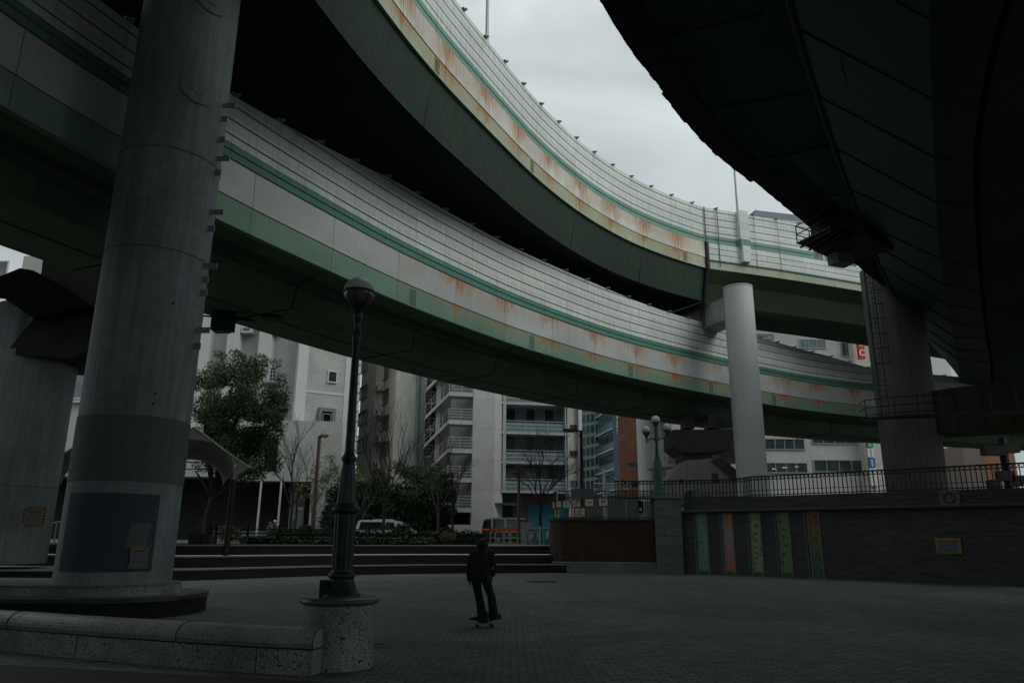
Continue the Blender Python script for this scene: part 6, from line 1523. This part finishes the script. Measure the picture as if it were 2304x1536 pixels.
# bicycle hoops
hp = thing('bicycle_stand', 'low steel hoop for locking bicycles on the pavement right of the hedge', 'bike rack', (at(1130, 1200, 47).x, 47, 1.3), 'steel hoops for bicycles')
m = MB(); m.tube([(-.42, 0, 0), (-.42, 0, .72), (-.36, 0, .8), (.36, 0, .8), (.42, 0, .72), (.42, 0, 0)], .028, 8); m.build('hoop', M_steel_grey, hp)
m = MB(); m.tube([(-.42, 0, .4), (.42, 0, .4)], .02, 6); m.build('crossbar', M_steel_grey, hp)
for u, D in ((1165, 47), (1150, 50.5), (1118, 50)):
    c = copy_tree(hp); c.location = (at(u, 1200, D).x, D, 1.3)
def bicycle(u, D, rz, label):
    t = thing('bicycle', label, 'bicycle', (at(u, 1200, D).x, D, 1.3), 'bicycles by the brick wall', rz)
    for x in (-.52, .52):
        m = MB(); m.tube([(x + .33 * math.cos(a), 0, .34 + .33 * math.sin(a)) for a in [k * math.pi / 10 for k in range(21)]], .02, 5)
        for k in range(6): a = k * math.pi / 6; m.tube([(x - .32 * math.cos(a), 0, .34 - .32 * math.sin(a)), (x + .32 * math.cos(a), 0, .34 + .32 * math.sin(a))], .004, 3)
        m.build('wheel', M_black, t)
    m = MB()
    for a, b_ in (((-.52, .34), (-.1, .3)), ((-.1, .3), (-.22, .82)), ((-.22, .74), (-.52, .34)), ((-.1, .3), (.38, .72)), ((-.2, .7), (.36, .78)), ((.36, .85), (.52, .34))): m.tube([(a[0], 0, a[1]), (b_[0], 0, b_[1])], .018, 5)
    m.build('frame', M_steel_grey, t)
    m = MB(); m.box((-.25, 0, .88), (.26, .15, .06)); m.build('saddle', M_black, t)
    m = MB(); m.tube([(.28, -.26, 1.0), (.38, -.1, 1.0), (.36, 0, .95), (.38, .1, 1.0), (.28, .26, 1.0)], .014, 5); m.build('handlebar', M_steel_grey, t)
    m = MB()
    for z in (.72, .84, .95):
        m.tube([(.48, -.15, z), (.8, -.15, z), (.8, .15, z), (.48, .15, z), (.48, -.15, z)], .008, 4)
    for x, y in ((.48, -.15), (.8, -.15), (.8, .15), (.48, .15)): m.tube([(x, y, .7), (x, y, .96)], .008, 4)
    m.build('basket', M_steel_dark, t)
bicycle(1196, 46.5, rad(70), 'bicycle leaning by the pale utility cabinet, leftmost of the three'); bicycle(1212, 46, rad(100), 'bicycle in the middle of the three by the bare tree'); bicycle(1231, 45, rad(80), 'bicycle tight against the brown brick wall, rightmost of the three')
m = MB(); m.cyl((0, 0, 0), .05, .05, 1.05, 10); m.sphere((0, 0, 1.05), .05, 10, 6); tag(m.build('bollard', M_steel_grey, None, (at(1215, 1200, 44.6).x, 44.6, 1.3)), 'pale slim steel post in front of the parked bicycles', 'bollard')
m = MB(); m.cyl((0, 0, 0), .11, .11, 1.35, 12); m.sphere((0, 0, 1.35), .11, 12, 6); tag(m.build('bollard', surf('blue post paint', (.10, .16, .19), .2, 3, .5), None, (at(659, 1200, 44.6).x, 44.6, 1.3)), 'stout blue grey round topped post behind the steps, left of the foreground lamp', 'bollard')
m = MB(); m.cyl((0, 0, 0), .55, .55, .5, 20); m.cyl((0, 0, .5), .62, .62, .1, 20); tag(m.build('gate_post', M_conc, None, (at(676, 1200, 62.4).x, 62.2, 1.9)), 'broad pale capped pier end of the planter wall', 'post')

def column_lamp(u, v_t, D, uh, label, mat, r=.09, grp='brown street lamps'):
    b0 = at(u, 1195, D); h = zat(v_t, D, u) - 1.3; t = thing('street_lamp', label, 'street lamp', (b0.x, D, 1.3), grp); dx = (uh - u) * D / FOC
    m = MB(); m.cyl((0, 0, 0), r * 1.25, r * .8, h, 12); m.cyl((0, 0, 0), r * 1.6, r * 1.5, .7, 12); m.build('pole', mat, t)
    m = MB(); m.tube([(0, 0, h - .1), (dx * .5, 0, h + .02), (dx, 0, h + .04)], .05, 6); m.tube([(0, 0, h - .6), (dx * .55, 0, h - .02)], .03, 5); m.build('arm', mat, t)
    m = MB(); m.box((dx * 1.35, 0, h + .02), (abs(dx) * .95 + .35, .34, .16), 0); m.box((dx * 1.35, 0, h - .09), (abs(dx) * .8 + .2, .26, .07), 0); m.build('lamp_head', M_lamphead, t)
M_lamphead = surf('brown lamp head', (.20, .11, .08), .2, 3, .5); M_brownpole = surf('brown lamp pole', (.10, .055, .045), .2, 2, .55)
column_lamp(703, 980, 57, 711, 'brown street lamp with a short head, in front of the tiled building', M_brownpole, .15)
column_lamp(1311, 968, 50, 1292, 'dark tall street lamp with a brown head pointing left, before the distant grid building', M_steel_dark, .13)
column_lamp(1167, 1062, 54, 1158, 'short brown lamp pole in front of the blue balconies', M_brownpole, .11)
for u, lab in ((580, 'white flagpole in front of the dark entrance, left one'), (626, 'white flagpole in front of the dark entrance, right one')):
    D = 61.8; b0 = at(u, 1170, D); t = thing('flagpole', lab, 'flagpole', (b0.x, D, 1.3), 'white flagpoles'); h = zat(990 if u < 600 else 1010, D, u) - 1.3; m = MB(); m.cyl((0, 0, 0), .10, .07, h, 10); m.build('pole', M_stonepale, t); m = MB(); m.sphere((0, 0, h + .05), .12, 8, 6); m.build('finial', M_stonepale, t)
# twin head park lamp
t = thing('street_lamp', 'dark low lamp with two drum heads in front of the bare tree', 'street lamp', (at(663, 1200, 50).x, 50, 1.3)); h = zat(1104, 50, 663) - 1.3
m = MB(); m.cyl((0, 0, 0), .07, .05, h, 10); m.build('pole', M_black, t)
for s in (-1, 1): m = MB(); m.tube([(0, 0, h - .1), (s * .4, 0, h - .05)], .03); m.cyl((s * .45, 0, h - .05), .16, .16, .32, 14); m.build('lamp_head', M_black, t)
# no parking sign + others
def round_sign(u, v, D, r, label, zb=1.3, arrow=True, pole=True):
    p = at(u, v, D); t = thing('traffic_sign', label, 'road sign', (p.x, D, zb)); z = p.z - zb
    def disc(rr, y, mt, nm, par=t): m = MB(); rows = [[(rr * math.cos(a), y, z + rr * math.sin(a)) for a in [2 * math.pi * k / 24 for k in range(24)]]]; m.face(rows[0]); m.face([(q[0], y + .01, q[2]) for q in reversed(rows[0])]); return m.build(nm, mt, par)
    disc(r, -.06, M_red, 'rim'); disc(r * .76, -.07, M_white if arrow else M_blue, 'face')
    if arrow: m = MB(); m.box((-.02, -.08, z + .02), (r * .8, .01, r * .35), 0); m.box((-r * .3, -.081, z + .12 * r), (r * .3, .01, r * .6)); m.build('symbol', M_blue, t)
    else: m = MB(); m.box((0, -.08, z), (r * 1.6, .01, r * .22), 0, 0, 0, rad(45)); m.build('symbol', M_red, t)
    m = MB(); m.box((0, -.07, z - r * 1.45), (r * 1.3, .02, r * .6)); m.build('plate', M_white, t)
    if pole: m = MB(); m.cyl((0, 0, 0), .04, .04, z + r, 8); m.build('pole', M_steel_grey, t)
round_sign(1407, 1086, 58, .30, 'round red rimmed sign with blue symbol by the traffic signal, centre distance')
round_sign(678, 1133, 52, .22, 'round red and blue no parking sign between the bare tree and brown lamp', arrow=False)
# signal mast
D = 62; t = thing('traffic_signal', 'pale signal mast with a long arm carrying teal cased lights', 'traffic signal', (at(1361, 1150, D).x, D, 1.3)); hz = zat(1054, D, 1361) - 1.3; K = D / FOC
m = MB(); m.cyl((0, 0, 0), .14, .11, hz, 12); m.build('pole', M_sigpole if False else surf('pale signal pole', (.36, .42, .43), .1, 2, .5), t)
za = zat(1089, D, 1361) - 1.3; m = MB(); m.tube([(-.9, 0, za + .05), (0, 0, za + .04), ((1432 - 1361) * K, 0, za)], .06, 8); m.tube([(0, 0, hz - .3), ((1405 - 1361) * K, 0, za)], .015, 4); m.build('arm', MATS['pale signal pole'], t)
m = MB(); m.box(((1436 - 1361) * K, 0, za), (1.3, .3, .42)); m.build('signal_case', surf('teal signal casing', (.03, .16, .16), .15, 3, .5), t)
for k in range(3): m = MB(); m.tube([((1436 - 1361 + (k - 1) * 9) * K, -.17, za), ((1436 - 1361 + (k - 1) * 9) * K, -.4, za - .04)], .15, 12, caps=True); m.build('lens_hood', M_black, t)
p = at(1429, 1044, 60); t = thing('street_lamp', 'blue green overhead lantern against the brown tiled building', 'street lamp', (p.x, 60, p.z)); m = MB(); m.box((0, 0, 0), (1.3, .35, .2)); m.box((0, 0, -.14), (1.0, .3, .12)); m.tube([(-1.0, 0, .04), (-.6, 0, .02)], .05); m.tube([(.6, 0, .06), (1.4, .3, .1)], .05); m.build('lantern', MATS['teal signal casing'], t)
# pedestrian signal glimpsed behind the fence
D = 54; p = at(1440, 1140, D); t = thing('pedestrian_signal', 'small pedestrian signal with a green light behind the bar fence', 'traffic signal', (p.x, D, 1.3)); z = p.z - 1.3
m = MB(); m.cyl((0, 0, 0), .06, .06, z + .5, 8); m.build('pole', M_steel_grey, t); m = MB(); m.box((0, -.1, z), (.4, .25, .85)); m.build('case', M_black, t); m = MB(); m.box((0, -.235, z - .18), (.14, .02, .2)); m.build('green_lamp', emit_mat('green signal light', (.02, .35, .25), .25), t)
# hotel sign
D = 64; p = at(1287, 1118, D); t = thing('vertical_sign', 'blue sign board with white capitals half hidden behind the striped letter signs', 'sign', (p.x, D, 1.3)); k_ = D / FOC
for v0, v1, txt, mt in ((1112, 1121, 'BUD', M_blue2 if False else surf('bright blue sign', (.02, .20, .36), .05, 3, .4), ), (1124, 1133, 'H', MATS.get('bright blue sign'))) if True else ():
    za, zb_ = zat(v1, D, 1287) - 1.3, zat(v0, D, 1287) - 1.3; m = MB(); m.box((0, 0, (za + zb_) / 2), (.95, .3, zb_ - za)); m.build('board', MATS['bright blue sign'], t); text_mesh(txt, .36, M_white, 'lettering', t, (.05, -.16, (za + zb_) / 2))
m = MB(); z1 = zat(1122, D, 1287) - 1.3; m.box((0, -.01, z1), (.95, .32, .06)); m.build('band', M_haz_o, t); m = MB(); m.tube([(0, 0, 0), (0, 0, zat(1133, D) - 1.3)], .06); m.build('pole', M_steel_grey, t)
# red barrier plank
p = at(1283, 1169, 44); m = MB(); m.box((0, 0, 0), (1.25, .06, .22)); m.box((-.62, 0, -.05), (.12, .1, .3)); m.box((.62, 0, -.05), (.12, .1, .3)); tag(m.build('barrier_board', M_red, None, (p.x, 44, p.z)), 'red board barrier behind the fence under the letter signs', 'barrier')

# arcade canopies
M_membrane = surf('white canopy membrane', (.42, .41, .37), .12, .8, .6); M_membrane_l = surf('canopy lining', (.34, .32, .28), .12, .8, .7)
def canopy(uc, D, label):
    K = D / FOC; c = at(uc, 1000, D); hw = 100 * K; Z = lambda v: zat(v, D, uc) - 1.3
    t = thing('canopy', label, 'canopy', (c.x, D, 1.3), 'white arched canopies')
    n = 14; roof = [(-hw * 1.33, Z(1052)), (0, Z(962)), (hw * 1.33, Z(1052))]
    arch = [(hw * math.cos(a), Z(1060) + (Z(988) - Z(1060)) * math.sin(a)) for a in [math.pi * k / n for k in range(n + 1)]]      # right to left
    SH = (uc - 1152) / FOC; Sx = lambda p: (p[0] + SH * p[1], p[1], p[2])
    def gable(y):
        m = MB()
        for s in (1, -1):
            nn = n // 2; roofp = lambda f: (hw * 1.33 * (1 - f), Z(1052) + (Z(962) - Z(1052)) * (1 - (1 - f) ** 1.12) - .10 * math.sin(math.pi * f))
            for k in range(nn):
                a, b_ = arch[k], arch[k + 1]; ra, rb_ = roofp(k / nn), roofp((k + 1) / nn)
                q = [Sx(p) for p in ((s * a[0], y, a[1]), (s * ra[0], y, ra[1]), (s * rb_[0], y, rb_[1]), (s * b_[0], y, b_[1]))]; m.face(q)
            m.face([Sx(p) for p in ((s * hw, y, Z(1060)), (s * hw * 1.33, y, Z(1052)), (s * hw * 1.12, y, Z(1064)), (s * hw * 1.03, y, Z(1085)), (s * hw * .97, y, Z(1085)))])
            m.tube([Sx((s * roofp(k / nn)[0], y - .02, roofp(k / nn)[1] + .02)) for k in range(nn + 1)], .045, 5)
        return m
    gable(0).build('gable', M_membrane, t)
    m = MB(); DP = 9.0
    for s in (1, -1): m.face([Sx(p) for p in ((0, .02, Z(962) + .02), (s * hw * 1.33, .02, Z(1052) + .02), (s * hw * 1.33, DP, Z(1052) + .02), (0, DP, Z(962) + .02))])
    m.build('roof', M_membrane, t)
    m = MB(); m.grid([[Sx((x, y, z)) for x, z in arch] for y in (.05, DP * .5, DP)], 0, None, True); m.build('vault_lining', M_membrane_l, t)
    for s in (1, -1):
        for y in (0.05,): m = MB(); m.cyl((s * hw, y, -1.2), .13, .13, Z(1078) + 1.2, 12); m.build('post', M_black, t)
        m = MB(); m.sphere((s * hw * 1.03, -.08, Z(1050)), .09, 10, 6); m.build('spot_lamp', M_globe2, t)
canopy(432, 34, 'white arched canopy just right of the huge left pier'); canopy(232, 34, 'white arched canopy glimpsed between the two left piers')
m = MB(); m.box((0, 0, 0), (.6, .5, .5)); m.box((.55, 0, -.03), (.4, .5, .45)); tag(m.build('stone_blocks', M_conc_dark, None, (at(430, 1235, 37).x, 37.5, 1.55)), 'dark stone blocks at the foot of the evergreen on the top step', 'stone block')
t = thing('barricade', 'yellow barricade bar seen in the gap between the two left piers', 'barrier', (at(105, 1210, 38).x, 38, 1.3)); m = MB(); m.tube([(-.9, 0, .75), (.7, 0, 1.05)], .06, 8); m.build('bar', M_haz_y, t); m = MB(); m.tube([(-.9, 0, 0), (-.9, 0, .8)], .04, 6); m.build('post', M_steel_grey, t); m = MB(); m.tube([(.4, 0, 0), (.4, 0, 1.0)], .03, 6); m.build('post', M_steel_grey, t)
# broken pole group at far right
t = thing('signal_pole', 'dark pole with bulky boxed signals at the far right beyond the balustrade', 'pole', (at(2265, 1060, 34).x, 34, 1.3)); z = lambda v: zat(v, 34, 2265) - 1.3
m = MB(); m.cyl((0, 0, 0), .2, .18, z(985), 12); m.build('pole', M_black, t)
for dx, v, w_ in ((-.5, 1014, .9), (.3, 1008, .7), (-.1, 1070, .7), (.4, 1080, .6), (-.7, 1090, .4)): m = MB(); m.box((dx, 0, z(v)), (w_, .4, .42)); m.build('box', M_black, t)

f = Facade('shop_row', 'dark row of low shopfronts with a few lit openings beyond the bar fence', 1296, 88, 1455, 86)
f.wall(zat(1112, 87) - 1.3, surf('dark shopfront', (.045, .055, .055), .3, .5, .7), depth=4)
rnd = random.Random(8)
for k in range(9): x = .4 + k * .92; f.slab(x, x + rnd.uniform(.3, .6), .3, rnd.uniform(1.6, 2.6), 0, .05, rnd.choice((M_glass_teal, M_glass_pale, M_stonepale, M_blue)), 'shop_opening')
